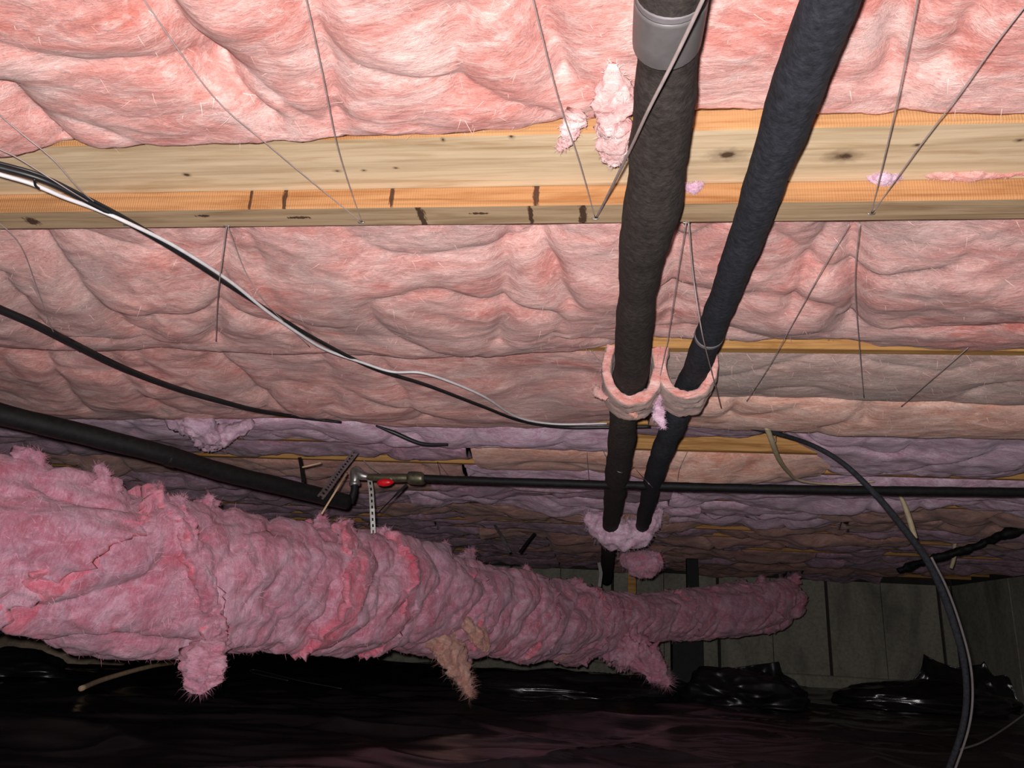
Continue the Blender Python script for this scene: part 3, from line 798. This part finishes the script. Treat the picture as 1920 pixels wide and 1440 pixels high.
# ------------------------------------------------------------------ tie wires under the batts
def wire(label, pts, r=0.0010, staple=None):
    t = thing('tie_wire', label, 'tie wire', group='tie wires holding up the batts')
    tube('strand', pts, r, M['string'], t, n=max(8, 10 * len(pts)), m=6)
    if staple:
        p = staple
        tube('staple', [(p[0] - 0.006, p[1], p[2] + 0.004), (p[0] - 0.005, p[1], p[2] - 0.0015), (p[0] + 0.005, p[1], p[2] - 0.0015), (p[0] + 0.006, p[1], p[2] + 0.004)], 0.0012, M['galv'], t, n=10, m=6)
    return t
zw = 1.096
st = (-0.469, 1.250, 1.121)
wire('wire slanting from the beam staple up over the left pink batt', [st, (-0.512, 1.117, 1.120), (-0.542, 0.989, 1.112), (-0.570, 0.868, 1.108), (-0.575, 0.698, 1.115), (-0.574, 0.639, 1.120)], staple=st)
wire('near-vertical wire from the same beam staple over the left pink batt', [(st[0] + .002, st[1], st[2]), (-0.451, 1.124, 1.118), (-0.425, 0.981, 1.108), (-0.389, 0.823, 1.100), (-0.363, 0.695, 1.100), (-0.349, 0.635, 1.100)])
st = (-0.027, 1.245, 1.121)
wire('wire rising from the beam left of the thick pipe over the pink batt', [st, (-0.051, 1.050, 1.112), (-0.075, 0.887, 1.105), (-0.094, 0.716, 1.105), (-0.101, 0.660, 1.110)], staple=st)
wire('white cord crossing in front of the thick taped pipe', [(st[0] + .002, st[1], st[2]), (0.004, 1.038, 1.060), (0.027, 0.869, 1.010), (0.042, 0.767, 0.985), (0.064, 0.671, 0.975), (0.082, 0.583, 0.965), (0.092, 0.532, 0.960)], r=0.0022)
st = (-0.948, 1.250, 1.121)
wire('wire crossing the black and white cables at upper left', [st, (-0.906, 1.076, 1.080), (-0.897, 0.981, 1.085), (-0.919, 0.930, 1.100), (-0.932, 0.897, 1.110), (-0.925, 0.837, 1.110)], staple=st)
wire('flatter wire crossing the black and white cables at upper left', [(st[0], st[1] - .004, st[2]), (-0.918, 1.066, 1.076), (-0.960, 0.986, 1.090), (-0.981, 0.963, 1.095), (-0.999, 0.927, 1.100)])
st = (0.450, 1.239, 1.121)
wire('steep wire from the beam right of the slimmer pipe', [st, (0.416, 1.080, 1.112), (0.384, 0.930, 1.105), (0.364, 0.833, 1.110), (0.345, 0.747, 1.110), (0.331, 0.688, 1.110)], staple=st)
wire('slanting wire from the beam right of the slimmer pipe', [(st[0] + .002, st[1], st[2]), (0.451, 1.037, 1.110), (0.457, 0.909, 1.107), (0.462, 0.829, 1.110), (0.468, 0.754, 1.110)])
st = (-0.743, 1.258, 1.121)
wire('short vertical wire hanging off the beam, crossing the black cable', [st, (-0.816, 1.393, 1.075), (-0.911, 1.566, 1.090), (-1.061, 1.851, 1.105)], r=0.0013, staple=st)
wire('slanting wire off the beam ending at the black cable', [(st[0] + .002, st[1], st[2]), (-0.775, 1.419, 1.100), (-0.778, 1.542, 1.080), (-0.797, 1.859, 1.095)])
wire('pale wire slanting over the batt at the left edge', [(-1.191, 1.174, 1.110), (-1.201, 1.282, 1.100), (-1.325, 1.500, 1.100), (-1.461, 1.757, 1.080), (-1.521, 1.935, 1.100)])
st = (0.137, 1.262, 1.121)
wire('wire from the beam to the bare joist, running between the pipes', [st, (0.140, 1.494, 1.110), (0.145, 1.750, 1.105), (0.140, 1.817, 1.075), (0.136, 1.930, 1.050)], staple=st)
wire('wire crossing over the lower end of the slimmer pipe', [(st[0] + .004, st[1], st[2]), (0.166, 1.417, 1.085), (0.184, 1.480, 1.020), (0.217, 1.640, 1.010), (0.344, 2.301, 1.075)], r=0.0014)
wire('long slanting wire right of the slimmer pipe down to the peach batt', [(0.423, 1.274, 1.120), (0.412, 1.402, 1.100), (0.418, 1.668, 1.100), (0.418, 1.971, 1.090), (0.415, 2.273, 1.090)])
wire('upright wire crossing the bare joist at right', [(0.441, 1.274, 1.120), (0.494, 1.484, 1.105), (0.595, 1.798, 1.100), (0.733, 2.216, 1.090)])
wire('short wire slanting off the bare joist near the right edge', [(0.880, 1.886, 1.120), (0.851, 1.995, 1.090), (0.864, 2.300, 1.090)])
st = (-0.048, 2.045, 1.162)
wire('faint wire fanning from the second joist beside the thick pipe', [st, (-0.014, 2.017, 1.100), (0.032, 2.092, 1.000), (0.053, 2.063, 0.980)], r=0.001, staple=st)
wire('thin wire dropping down the middle of the peach batt by the pipes', [(-0.083, 3.159, 1.150), (-0.080, 3.181, 1.100), (-0.080, 3.667, 1.090)], r=0.0012)
wire('thin loop of wire under the thick pipe above the gas pipe', [(-0.020, 3.106, 1.130), (0.016, 2.778, 0.990), (0.052, 2.637, 0.935), (0.110, 3.089, 1.050)], r=0.0012)
wire('thin wire from a staple across the slimmer pipe above the gas pipe', [(0.132, 3.588, 1.150), (0.135, 2.596, 0.900), (0.164, 2.720, 0.900)], r=0.0012, staple=(0.129, 3.646, 1.162))
wire('thin upright wire in front of the peach batt right of both pipes', [(0.337, 3.209, 1.150), (0.304, 3.256, 1.070), (0.346, 3.765, 1.070)], r=0.0012)
wire('first of two pale wires crossing the gas pipe beside its union nut', [(-0.821, 3.629, 1.162), (-0.702, 3.159, 1.020), (-0.664, 3.036, 0.950)], r=0.0012)
wire('second of two pale wires crossing the gas pipe, slanting right', [(-0.819, 3.628, 1.162), (-0.676, 3.190, 1.020), (-0.607, 3.038, 0.950)], r=0.0012)
wire('pale wire slanting from the joist over the brass valve', [(-0.991, 3.000, 1.030), (-0.926, 2.950, 0.982), (-0.831, 2.900, 0.934)], r=0.0018)
wire('thin wire above the gas pipe right of the black hose', [(0.617, 2.829, 1.150), (0.601, 2.782, 1.090), (0.629, 2.951, 1.090)], r=0.0014)

# ------------------------------------------------------------------ gas pipe, valve, left-hand pipe
GY = 2.92
gp = thing('gas_pipe', 'thin black gas pipe running to the right edge from the red-handled valve', 'pipe')
tube('pipe', [(-0.724, 2.920, 0.945), (-0.361, 2.920, 0.944), (0.028, 2.920, 0.944), (0.712, 2.920, 0.950), (1.519, 2.920, 0.965), (2.635, 2.920, 0.990)], [.0155, .0155, .0158, .016, .0165, .0165], M['iron'], gp, n=120, m=16, amp=0.0015, freq=14)
tube('union_nut', [(-0.775, 2.920, 0.946), (-0.764, 2.920, 0.946), (-0.719, 2.920, 0.945), (-0.706, 2.920, 0.946)], [.018, .027, .027, .019], M['brass'], gp, n=12, m=6)
tube('valve_body', [(-0.939, 2.920, 0.945), (-0.902, 2.920, 0.944), (-0.827, 2.920, 0.944), (-0.766, 2.920, 0.946)], [.012, .0155, .018, .0165], M['brass'], gp, n=24, m=12)
def ellipsoid(name, c, r, mat, parent, rot=0.0, seed=0, amp=0.0, n=14, m=20):
    u = np.linspace(0, math.pi, n); v = np.linspace(0, 2 * math.pi, m, endpoint=False)
    U, Vv = np.meshgrid(u, v, indexing='ij')
    D = np.stack([np.cos(U), np.sin(U) * np.cos(Vv), np.sin(U) * np.sin(Vv)], -1)
    if amp:
        D = D * (1 + amp * fbm(D * 2.5 + seed, 3))[..., None]
    P = D * np.array(r)
    cr, sr = math.cos(rot), math.sin(rot)
    P = np.stack([P[..., 0] * cr - P[..., 2] * sr, P[..., 1], P[..., 0] * sr + P[..., 2] * cr], -1) + np.array(c)
    return link(name, P.reshape(-1, 3), grid_faces(n, m, True), mat, parent)
h = ellipsoid('valve_handle', (-0.853, 2.885, 0.918), (0.032, 0.016, 0.015), M['red'], gp, 0.08, 3, 0.15)
tag(h, 'red lever handle')
tube('valve_stem', [(-0.853, 2.885, 0.918), (-0.865, 2.920, 0.941)], 0.006, M['brass'], gp, n=4, m=8)
ell = thing('pipe_elbow', 'galvanised elbow fitting joining the thick left pipe and the valve', 'pipe fitting')
tube('elbow', [(-0.935, 2.920, 0.945), (-0.966, 2.920, 0.951), (-0.991, 2.930, 0.967), (-0.987, 2.920, 0.939), (-0.987, 2.920, 0.920)], [.014, .020, .022, .019, .018], M['galv'], ell, n=30, m=14)
tube('collar_ring', [(-0.987, 2.920, 0.922), (-0.985, 2.920, 0.909)], [.022, .022], M['galv'], ell, n=4, m=14)
tube('nipple', [(-0.986, 2.920, 0.914), (-0.986, 2.920, 0.878), (-0.997, 2.920, 0.841)], [.014, .014, .017], M['iron'], ell, n=14, m=12)
lp = thing('black_pipe', 'thick black pipe slanting down from the left edge to the elbow', 'pipe')
A0 = (-1.702, 1.780, 0.901); B0 = (-0.988, 2.920, 0.840)
LP = [(-1.702, 1.780, 0.901), (-1.655, 1.860, 0.889), (-1.534, 2.030, 0.881), (-1.391, 2.220, 0.868), (-1.274, 2.420, 0.851), (-1.137, 2.640, 0.843), (-0.996, 2.880, 0.837)]
tube('pipe', LP, [.030, .030, .0305, .030, .030, .0305, .030], M['iron'], lp, n=90, m=18, amp=0.002, freq=8)
tube('coupling', [(-1.381, 2.240, 0.866), (-1.365, 2.270, 0.864)], 0.0325, M['iron'], lp, n=4, m=18)

# ------------------------------------------------------------------ perforated metal straps
def strap(label, pts, w, side, mat, holes=True, th=0.0012):
    """a perforated steel band: a ribbon with square punched holes along its middle"""
    P = np.asarray(pts, float)
    L = np.concatenate([[0], np.cumsum(np.linalg.norm(np.diff(P, axis=0), axis=1))])
    n = max(6, int(L[-1] / 0.012))
    n = n + (n % 2)
    u = np.linspace(0, L[-1], n + 1)
    Q = np.stack([np.interp(u, L, P[:, k]) for k in range(3)], 1)
    sd = np.asarray(side, float)
    V, F = [], []
    cols = [-0.5, -0.18, 0.18, 0.5]
    T = np.gradient(Q, axis=0); T /= np.linalg.norm(T, axis=1)[:, None]
    for q, t in zip(Q, T):
        s = sd - t * np.dot(sd, t); s /= np.linalg.norm(s)
        nn = np.cross(t, s)
        for c in cols: V.append(q + s * c * w)
        for c in cols: V.append(q + s * c * w + nn * th)
    for i in range(n):
        for c in range(3):
            if c == 1 and holes and i % 2 == 1: continue
            a = i * 8 + c
            F.append((a, a + 1, a + 9, a + 8))
            F.append((a + 4, a + 12, a + 13, a + 5))
        for c in (0, 3):
            a = i * 8 + c
            F.append((a, a + 8, a + 12, a + 4))
    o = link('metal_strap', V, F, mat, smooth=False)
    return tag(o, label, 'strap', 'perforated metal hanger straps')
strap('perforated strap looping from the joist around the thick left pipe', [(-1.016, 2.980, 1.060), (-1.023, 2.930, 1.014), (-1.026, 2.860, 0.960), (-1.024, 2.780, 0.903), (-1.016, 2.700, 0.852), (-1.021, 2.660, 0.814)], 0.026, (0.8, 0.3, -0.5), M['galv'])
strap('shiny perforated strap hanging below the valve to the wrapped duct', [(-0.937, 2.950, 0.942), (-0.925, 2.950, 0.895), (-0.913, 2.950, 0.822), (-0.901, 2.960, 0.730)], 0.019, (1, 0.1, 0), M['galv'])
strap('short dark strap hanging from a joist above the thick left pipe', [(-1.198, 2.850, 1.000), (-1.165, 2.800, 0.954), (-1.090, 2.660, 0.868)], 0.014, (1, 0.2, 0), M['iron'], holes=False)
strap('thin grey strap dropping to the duct behind its widest wrap', [(-0.657, 4.600, 0.989), (-0.601, 4.500, 0.916), (-0.540, 4.450, 0.819)], 0.018, (1, 0.1, 0), M['galv'], holes=False)
strap('dark strap leaning to the right above the duct', [(-0.424, 4.700, 0.964), (-0.454, 4.600, 0.903), (-0.490, 4.500, 0.826)], 0.018, (1, 0.1, 0), M['iron'], holes=False)
strap('dark slanting strap from the union nut down to the duct', [(-0.783, 2.950, 0.926), (-0.828, 2.950, 0.878), (-0.901, 2.970, 0.804), (-0.932, 2.980, 0.762)], 0.010, (0.6, 0, 0.8), M['iron'], holes=False)
strap('bright little strap hanging where the thick pipe ends', [(-0.037, 5.000, 0.832), (-0.022, 5.000, 0.767), (-0.031, 5.000, 0.685)], 0.020, (1, 0.1, 0), M['greyc'], holes=False)
def stick(label, pts, r, mat, cat='stick', name='wooden_stick', **k):
    return tag(tube(name, pts, r, mat, None, n=30, m=8, amp=0.0006, **k), label, cat)
stick('pale thin stick leaning across the end of the thick left pipe', [(-0.964, 2.750, 0.925), (-0.943, 2.600, 0.833), (-0.966, 2.550, 0.742)], 0.0038, M['lath'])
stick('short white stick end poking out under the joist at left', [(-1.140, 2.750, 0.942), (-1.069, 2.750, 0.961)], 0.003, M['lath'])

# ------------------------------------------------------------------ the big fibreglass-wrapped duct
duct = thing('wrapped_duct', 'big rose-pink fibreglass-wrapped duct running across the lower half', 'duct')
DP = [(-2.75, 1.45, 0.58, .255), (-1.845, 2.200, 0.576) + (.246,), (-1.540, 2.600, 0.515) + (.258,), (-1.179, 3.200, 0.535) + (.250,), (-0.761, 4.000, 0.512) + (.245,), (-0.204, 5.000, 0.465) + (.225,), (0.209, 5.550, 0.523) + (.165,), (0.613, 6.000, 0.582) + (.172,), (1.103, 6.400, 0.657) + (.19,), (1.550, 6.750, 0.774) + (.185,)]
DPath = spline(DP, 800)
dl = np.concatenate([[0], np.cumsum(np.linalg.norm(np.diff(DPath[:, :3], axis=0), axis=1))])
def dat(s):
    return np.stack([np.interp(s, dl, DPath[:, k]) for k in range(4)], -1)
def s_of(i):      # arc length at control point i (may be fractional)
    return float(np.interp(i / (len(DP) - 1) * 799, np.arange(800), dl))
fuzz_src = []
def wrap_piece(i0, i1, tilt0, tilt1, flare0, flare1, mat, seed, amp=1.0, ns=90, nth=150, grow=0.0, twist=0.9, red=(0, 0)):
    """one lap of insulation round the duct, its ends cut on the slant and lapped over the next"""
    th = math.pi + np.linspace(0, 2 * math.pi, nth, endpoint=False)
    a = np.linspace(0, 1, ns)
    A, TH = np.meshgrid(a, th, indexing='ij')
    S0 = s_of(i0) + tilt0 * np.sin(TH)
    S1 = s_of(i1) + tilt1 * np.sin(TH)
    cs = np.stack([np.cos(TH), np.sin(TH), TH * 0 + seed * 0.77], -1)
    jag = 0.035 * fbm(cs * np.array([3.5, 3.5, 1]), 4, 0.65)
    s = S0 + (S1 - S0) * A + jag * (A < 0.5) * (1 - 2 * A) ** 2 + jag * (A > 0.5) * (2 * A - 1) ** 2
    D = dat(s)
    Tt = dat(s + 0.03)[..., :3] - dat(s - 0.03)[..., :3]
    Tt /= np.linalg.norm(Tt, axis=-1, keepdims=True)
    H = np.cross(Tt, np.array([0, 0, 1.0])); H /= np.linalg.norm(H, axis=-1, keepdims=True)
    U = np.cross(H, Tt)
    dirs = H * np.cos(TH)[..., None] + U * np.sin(TH)[..., None]
    # distance along the lap, from its ends, in metres
    ln = np.maximum(S1 - S0, 0.05)
    d0 = A * ln; d1 = (1 - A) * ln
    R = D[..., 3] * (1 + grow + flare0 * np.exp(-d0 / 0.12) + flare1 * np.exp(-d1 / 0.12))
    P = D[..., :3] + dirs * R[..., None]
    sw = s - twist * 0.16 * np.sin(TH + 0.5)
    f1 = 1 - np.abs(perlin(np.stack([sw * 4.2 + 0.25 * fbm(cs * 1.5 + 3, 2), cs[..., 0] * 0.7, cs[..., 1] * 0.7 + seed], -1))) * 2.4
    f2 = 1 - np.abs(perlin(np.stack([sw * 11 + 0.4 * fbm(cs * 2 + 7, 2), cs[..., 0] * 0.9 + seed, cs[..., 1] * 0.9], -1))) * 2.2
    bul = fbm(np.stack([s * 1.8, cs[..., 0] * 1.1, cs[..., 1] * 1.1 + seed * 1.9], -1), 3)
    R = R + amp * (0.040 * bul - 0.032 * np.clip(f1, 0, 1) ** 3 - 0.010 * np.clip(f2, 0, 1) ** 2 + 0.006 * fbm(P * 11 + seed, 3, 0.6) + 0.003 * fbm(P * 40, 3, 0.65))
    # frayed rims
    fr = np.exp(-d0 / 0.025) + np.exp(-d1 / 0.025)
    R = R + fr * 0.030 * np.maximum(0, fbm(cs * np.array([9, 9, 1]) + 2.2, 4, 0.7))
    P = D[..., :3] + dirs * R[..., None]
    P[..., 2] -= 0.02 * np.maximum(-np.sin(TH), 0)
    def lip(k, f, d):
        base = P[k].copy()
        c = D[k, :, :3]
        return (c + (base - c) * f + Tt[k] * d)[None]
    ring = np.concatenate([lip(0, 0.66, 0.04), lip(0, 0.82, 0.012), lip(0, 0.95, -0.012), P, lip(-1, 0.95, 0.012), lip(-1, 0.82, -0.012), lip(-1, 0.66, -0.04)], 0)
    o = link('insulation_wrap', ring.reshape(-1, 3), grid_faces(ring.shape[0], nth, True), mat, duct)
    uvl = o.data.uv_layers.new(name='UVMap')
    ku = np.concatenate([np.repeat(s[:1], 3, 0), s, np.repeat(s[-1:], 3, 0)], 0) + seed * 0.7
    kv = np.broadcast_to(TH[:1] * 0.25, ku.shape)
    UVs = np.stack([ku, kv], -1).reshape(-1, 2)
    li = np.empty(len(o.data.loops), int); o.data.loops.foreach_get('vertex_index', li)
    uvl.data.foreach_set('uv', UVs[li].ravel())
    o.data.materials.append(M['wrap_red'])
    idx = np.zeros(len(o.data.polygons), int)
    n = ring.shape[0]
    w0 = int(red[0] / (1.0 / ns)) if red[0] else 0
    w1 = int(red[1] / (1.0 / ns)) if red[1] else 0
    idx[:(3 + w0) * nth] = 1
    idx[(n - 1 - 3 - w1) * nth:] = 1
    o.data.polygons.foreach_set('material_index', idx)
    fuzz_src.append((P, dirs, Tt))
    return o
wrap_piece(0.0, 1.36, 0.0, 0.17, 0.0, 0.0, M['wrap'], 1, ns=130, grow=-0.02)
wrap_piece(1.26, 2.08, 0.17, -0.17, -0.06, 0.09, M['wrap'], 2, ns=100, red=(0.16, 0))
wrap_piece(1.98, 2.98, -0.17, 0.05, 0.08, -0.08, M['wrap'], 3, ns=100, grow=0.0)
wrap_piece(2.90, 3.42, 0.05, 0.0, 0.10, -0.02, M['wrap'], 4, ns=70, red=(0.2, 0))
wrap_piece(3.34, 4.02, 0.0, -0.12, 0.08, 0.02, M['wrap'], 10, ns=70)
wrap_piece(3.92, 4.55, -0.12, -0.03, 0.0, 0.05, M['wrap'], 5, ns=70)
wrap_piece(4.45, 5.06, -0.03, -0.03, -0.02, 0.16, M['wrap'], 6, ns=60)
wrap_piece(4.88, 5.32, 0.0, 0.05, -0.05, 0.0, M['wrap'], 11, ns=50)
wrap_piece(5.15, 6.85, 0.03, 0.0, -0.06, 0.04, M['wrap'], 7, ns=90, amp=0.8)
wrap_piece(6.75, 8.2, 0.0, -0.10, -0.06, 0.02, M['wrap'], 8, ns=70, amp=0.8)
wrap_piece(8.05, 8.98, -0.10, 0.03, 0.0, -0.35, M['wrap'], 9, ns=60, amp=0.8)
def flap(name, label, pts, rad, mat, seed, **k):
    o = tuft(name, pts, rad, mat, duct, seed=seed, n=90, m=56, amp=0.34, freq=15, **k)
    o['label'] = label
    return o
def on_duct(i, th, off=0.0, ds=0.0):
    """a point on the skin of the duct"""
    q = dat(np.array([s_of(i) + ds])); t = dat(np.array([s_of(i) + ds + 0.03])) - dat(np.array([s_of(i) + ds - 0.03]))
    t = t[0, :3] / np.linalg.norm(t[0, :3])
    hh = np.cross(t, (0, 0, 1.0)); hh /= np.linalg.norm(hh); uu = np.cross(hh, t)
    return tuple(q[0, :3] + (hh * math.cos(th) + uu * math.sin(th)) * (q[0, 3] + off))
rim = [on_duct(2.03, math.radians(a), 0.0, -0.17 * math.sin(math.radians(a))) for a in (70, 45, 20, -5, -30, -55)]
flap('torn_flap', 'raised ragged rim of the second lap', rim, [.012, .028, .032, .034, .036, .03], M['wrap_rag'], 11, oval=0.7)
flap('torn_flap', 'ragged pink rag hanging under the fold', [on_duct(2.05, math.radians(-35), -0.03, 0.08), on_duct(2.05, math.radians(-55), -0.01, 0.12), (-1.288, 2.520, 0.257), (-1.284, 2.520, 0.213), (-1.287, 2.520, 0.172), (-1.289, 2.520, 0.152)], [.02, .05, .062, .058, .050, .03], M['wrap_rag'], 1, oval=0.6)
flap('torn_flap', 'tan pointed flap hanging from the duct', [(-0.861, 3.820, 0.528), (-0.798, 3.760, 0.406), (-0.723, 3.780, 0.290), (-0.669, 3.800, 0.209), (-0.635, 3.820, 0.140), (-0.614, 3.820, 0.092)], [.03, .105, .09, .058, .034, .008], M['wrap_tan'], 2, oval=0.5)
flap('torn_flap', 'stained brown patch wrapped over the duct', [(-0.838, 3.840, 0.581), (-0.699, 3.800, 0.461), (-0.592, 3.860, 0.356), (-0.555, 3.900, 0.309)], [.015, .05, .06, .02], M['wrap_tan'], 3, oval=0.5)
flap('torn_flap', 'tan rag where the duct narrows', [(-0.136, 4.820, 0.546), (-0.169, 4.800, 0.391), (-0.219, 4.860, 0.292), (-0.258, 4.900, 0.246)], [.02, .055, .045, .02], M['wrap_tan'], 4, oval=0.5)
flap('duct_boot', 'wrapped branch drooping to the ground', [(-0.076, 5.300, 0.413), (0.098, 5.300, 0.340), (0.232, 5.250, 0.290), (0.336, 5.200, 0.196), (0.407, 5.200, 0.122)], [.10, .15, .12, .075, .02], M['wrap_rag'], 7)

rs_ = random.Random(5)
for i_, a_ in ((1.02, 78), (1.30, 70), (1.74, 82), (1.92, 68), (2.16, 80), (2.93, 84), (3.02, 70), (3.36, 84), (3.86, 86), (4.02, 78), (4.52, 84), (5.02, 80), (8.3, 80), (8.9, 60)):
    th_ = math.radians(a_)
    p0 = on_duct(i_, th_, -0.03); p1 = on_duct(i_, th_, 0.008); p2 = on_duct(i_, th_ + rs_.uniform(-.1, .1), rs_.uniform(0.024, 0.042), rs_.uniform(-0.03, 0.03))
    tuft('frayed_tuft', [p0, p1, p2], [.05, rs_.uniform(.028, .045), .012], M['wrap_rag'], duct, seed=40 + i_ * 3, n=30, m=28, amp=0.5, freq=26)

def fibres(name, parent, base, nrm, tan, count, lmin, lmax, lift, mat, seed, wid=0.0005):
    """loose glass fibres standing off a soft surface: thin curved slivers, joined"""
    rs = np.random.RandomState(seed)
    k = rs.randint(0, len(base), count)
    B, Nn, T = base[k], nrm[k], tan[k]
    r = rs.normal(size=(count, 3))
    d = r - Nn * (r * Nn).sum(1, keepdims=True)
    d /= np.linalg.norm(d, axis=1)[:, None]
    L = rs.uniform(lmin, lmax, count)[:, None]
    up_ = rs.uniform(0.1, 1.0, count)[:, None] * lift
    p0 = B - Nn * 0.003
    p1 = B + d * L * 0.5 + Nn * L * up_ * 0.6
    p2 = B + d * L * rs.uniform(0.6, 1.0, count)[:, None] + Nn * L * up_ + r * L * 0.12
    sd = np.cross(d, Nn) * wid
    V = np.stack([p0 - sd, p0 + sd, p1 - sd * 0.8, p1 + sd * 0.8, p2], 1).reshape(-1, 3)
    F = []
    for i in range(count):
        o = i * 5
        F += [(o, o + 1, o + 3, o + 2), (o + 2, o + 3, o + 4)]
    o = link(name, V, F, mat, parent)
    o['kind'] = 'stuff'
    return o
M['fibre'] = plain('pale_pink_fibre', srgb(228, 158, 176), 0.7, 0, 0.2, 0.15, 20)
M['fibre2'] = plain('pale_salmon_fibre', srgb(240, 200, 192), 0.7, 0, 0.2, 0.15, 20)
fb = np.concatenate([p.reshape(-1, 3) for p, d, t in fuzz_src])
fn = np.concatenate([d.reshape(-1, 3) for p, d, t in fuzz_src])
ft_ = np.concatenate([t.reshape(-1, 3) for p, d, t in fuzz_src])
fibres('loose_fibres', duct, fb, fn, ft_, 14000, 0.012, 0.045, 0.45, M['fibre'], 1, wid=0.0006)

for i, (o_, P_, D_, r_, m_) in enumerate(tuft_fuzz):
    fibres('loose_fibres', o_, P_, D_, P_, int(250 + 8000 * r_), 0.2 * r_, 0.6 * r_, 0.5, m_, 60 + i, wid=0.0005)
for i, (o_, bt) in enumerate(batts[:7]):
    q = bt.reshape(-1, 3)
    du = np.gradient(bt, axis=0); dv = np.gradient(bt, axis=1)
    nn = np.cross(du, dv); nn /= np.linalg.norm(nn, axis=-1, keepdims=True)
    nn = nn * -np.sign(nn[..., 2:3])
    fibres('loose_fibres', o_, q, nn.reshape(-1, 3), q, 1500, 0.012, 0.05, 0.25, M['fibre2'], 30 + i, wid=0.0004)

# ------------------------------------------------------------------ things on the ground
def mound(name, label, cat, c, r, mat, seed, amp=0.35, n=60, m=60, flat=0.0):
    u = np.linspace(0, 1, n); v = np.linspace(0, 2 * math.pi, m, endpoint=False)
    U, Vv = np.meshgrid(u, v, indexing='ij')
    D = np.stack([np.sin(U * 1.6) * np.cos(Vv), np.sin(U * 1.6) * np.sin(Vv), np.cos(U * 1.6)], -1)
    w = 0.7 * (ridge(D * 1.8 + seed, 2) - 0.5) + 0.7 * fbm(D * 1.5 + seed * 3, 2)
    P = D * (1 + amp * w)[..., None] * np.array(r) + np.array(c)
    P[..., 2] = np.maximum(P[..., 2], c[2] - 0.02)
    o = link(name, P.reshape(-1, 3), grid_faces(n, m, True), mat)
    return tag(o, label, cat)
mound('plastic_bag', 'crumpled glossy black plastic bag lying before the far wall', 'plastic bag', (0.98, 6.1, -0.02), (0.42, 0.30, 0.24), M['bag'], 4)
mound('plastic_heap', 'low heap of black plastic sheeting at the foot of the far wall, right', 'plastic heap', (2.55, 6.9, -0.02), (0.72, 0.4, 0.20), M['poly'], 8, amp=0.25)
mound('plastic_heap', 'bunched black plastic under the far end of the duct', 'plastic heap', (-0.35, 6.2, -0.04), (0.9, 0.4, 0.15), M['poly'], 9, amp=0.25)
mound('stone', 'pale brown stone poking out of the plastic under the duct at left', 'stone', (-4.174, 5.773, 0.000), (0.56, 0.25, 0.27), M['rock'], 12, amp=0.2)
mound('plastic_heap', 'black plastic folded over the stone at left', 'plastic heap', (-3.465, 4.469, 0.000), (0.36, 0.2, 0.13), M['bag'], 15, amp=0.22)
def sheet(name, label, outline, y0, lean, mat, seed, th=0.004):
    """an upright torn sheet with a jagged rim, creased, with real thickness"""
    O = np.array(outline, float)                  # x, z-top pairs
    n, m = 60, 24
    xs = np.linspace(O[0, 0], O[-1, 0], n)
    zt = np.interp(xs, O[:, 0], O[:, 1])
    V = np.zeros((n, m, 3))
    for j in range(m):
        f = j / (m - 1)
        V[:, j, 0] = xs
        V[:, j, 2] = zt * f
        V[:, j, 1] = y0 + lean * f * zt
    V[..., 1] += 0.10 * fbm(np.stack([V[..., 0] * 2.5, V[..., 2] * 2, V[..., 0] * 0 + seed], -1), 3) + 0.03 * ridge(V * 5 + seed, 2)
    W = V.copy(); W[..., 1] += th
    Fa = grid_faces(n, m)
    F = Fa + [tuple(i + n * m for i in f[::-1]) for f in Fa]
    for i in range(n - 1):
        F.append((i * m + m - 1, (i + 1) * m + m - 1, n * m + (i + 1) * m + m - 1, n * m + i * m + m - 1))
    o = link(name, np.concatenate([V.reshape(-1, 3), W.reshape(-1, 3)]), F, mat)
    return tag(o, label, 'plastic sheet')
def xo(*ps): return [(p[0], max(0.0, p[2])) for p in ps]
sheet('plastic_sheet', 'torn black plastic sheet standing up against the wall at right', xo((2.044, 7.400, -0.100), (2.192, 7.400, 0.114), (2.608, 7.400, 0.130), (2.691, 7.400, 0.230), (2.769, 7.400, 0.390), (2.867, 7.400, 0.335), (3.035, 7.400, 0.292), (3.236, 7.400, 0.330), (3.257, 7.400, 0.357), (3.293, 7.400, 0.239), (3.423, 7.400, 0.260), (3.437, 7.400, 0.113), (3.474, 7.400, -0.072)), 7.3, 0.35, M['poly'], 3)
sheet('plastic_sheet', 'flat-topped black plastic sheet folded behind the glossy bag', xo((0.674, 6.900, 0.019), (0.784, 6.900, 0.140), (1.085, 6.900, 0.199), (1.420, 6.900, 0.268), (1.441, 6.900, 0.179), (1.547, 6.900, 0.132), (1.631, 6.900, -0.004)), 6.85, 0.2, M['bag'], 5)
stick('bent pale stick lying on the ground sheet under the duct', [(-2.397, 3.569, 0.035), (-2.540, 3.975, 0.050), (-2.647, 4.537, 0.080), (-2.771, 5.056, 0.080)], 0.013, M['lath'])
pst = thing('support_post', 'dark post on a wide pier behind the far end of the duct', 'post')
box('pier', 0.60, 0.86, 7.2, 7.45, -0.03, 0.40, M['post'], pst, bev=0.01)
box('post', 0.74, 0.84, 7.27, 7.37, 0.40, J - 0.06, M['post'], pst, bev=0.006)
tube('bent_wire', [(-1.515, 4.673, 0.020), (-1.921, 5.045, 0.020), (-2.464, 5.596, 0.030), (-2.332, 5.286, 0.030), (-1.970, 4.991, 0.020)], 0.0022, M['galv'], None, n=40, m=6)
tag(bpy.data.objects['bent_wire'], 'bent thin metal wire lying on the plastic under the duct', 'wire')
o = box('support_post', 0.20, 0.27, 6.9, 6.97, 0.3, J, M['joist']); tag(o, 'small brown wooden stub hanging below the far joists', 'post')
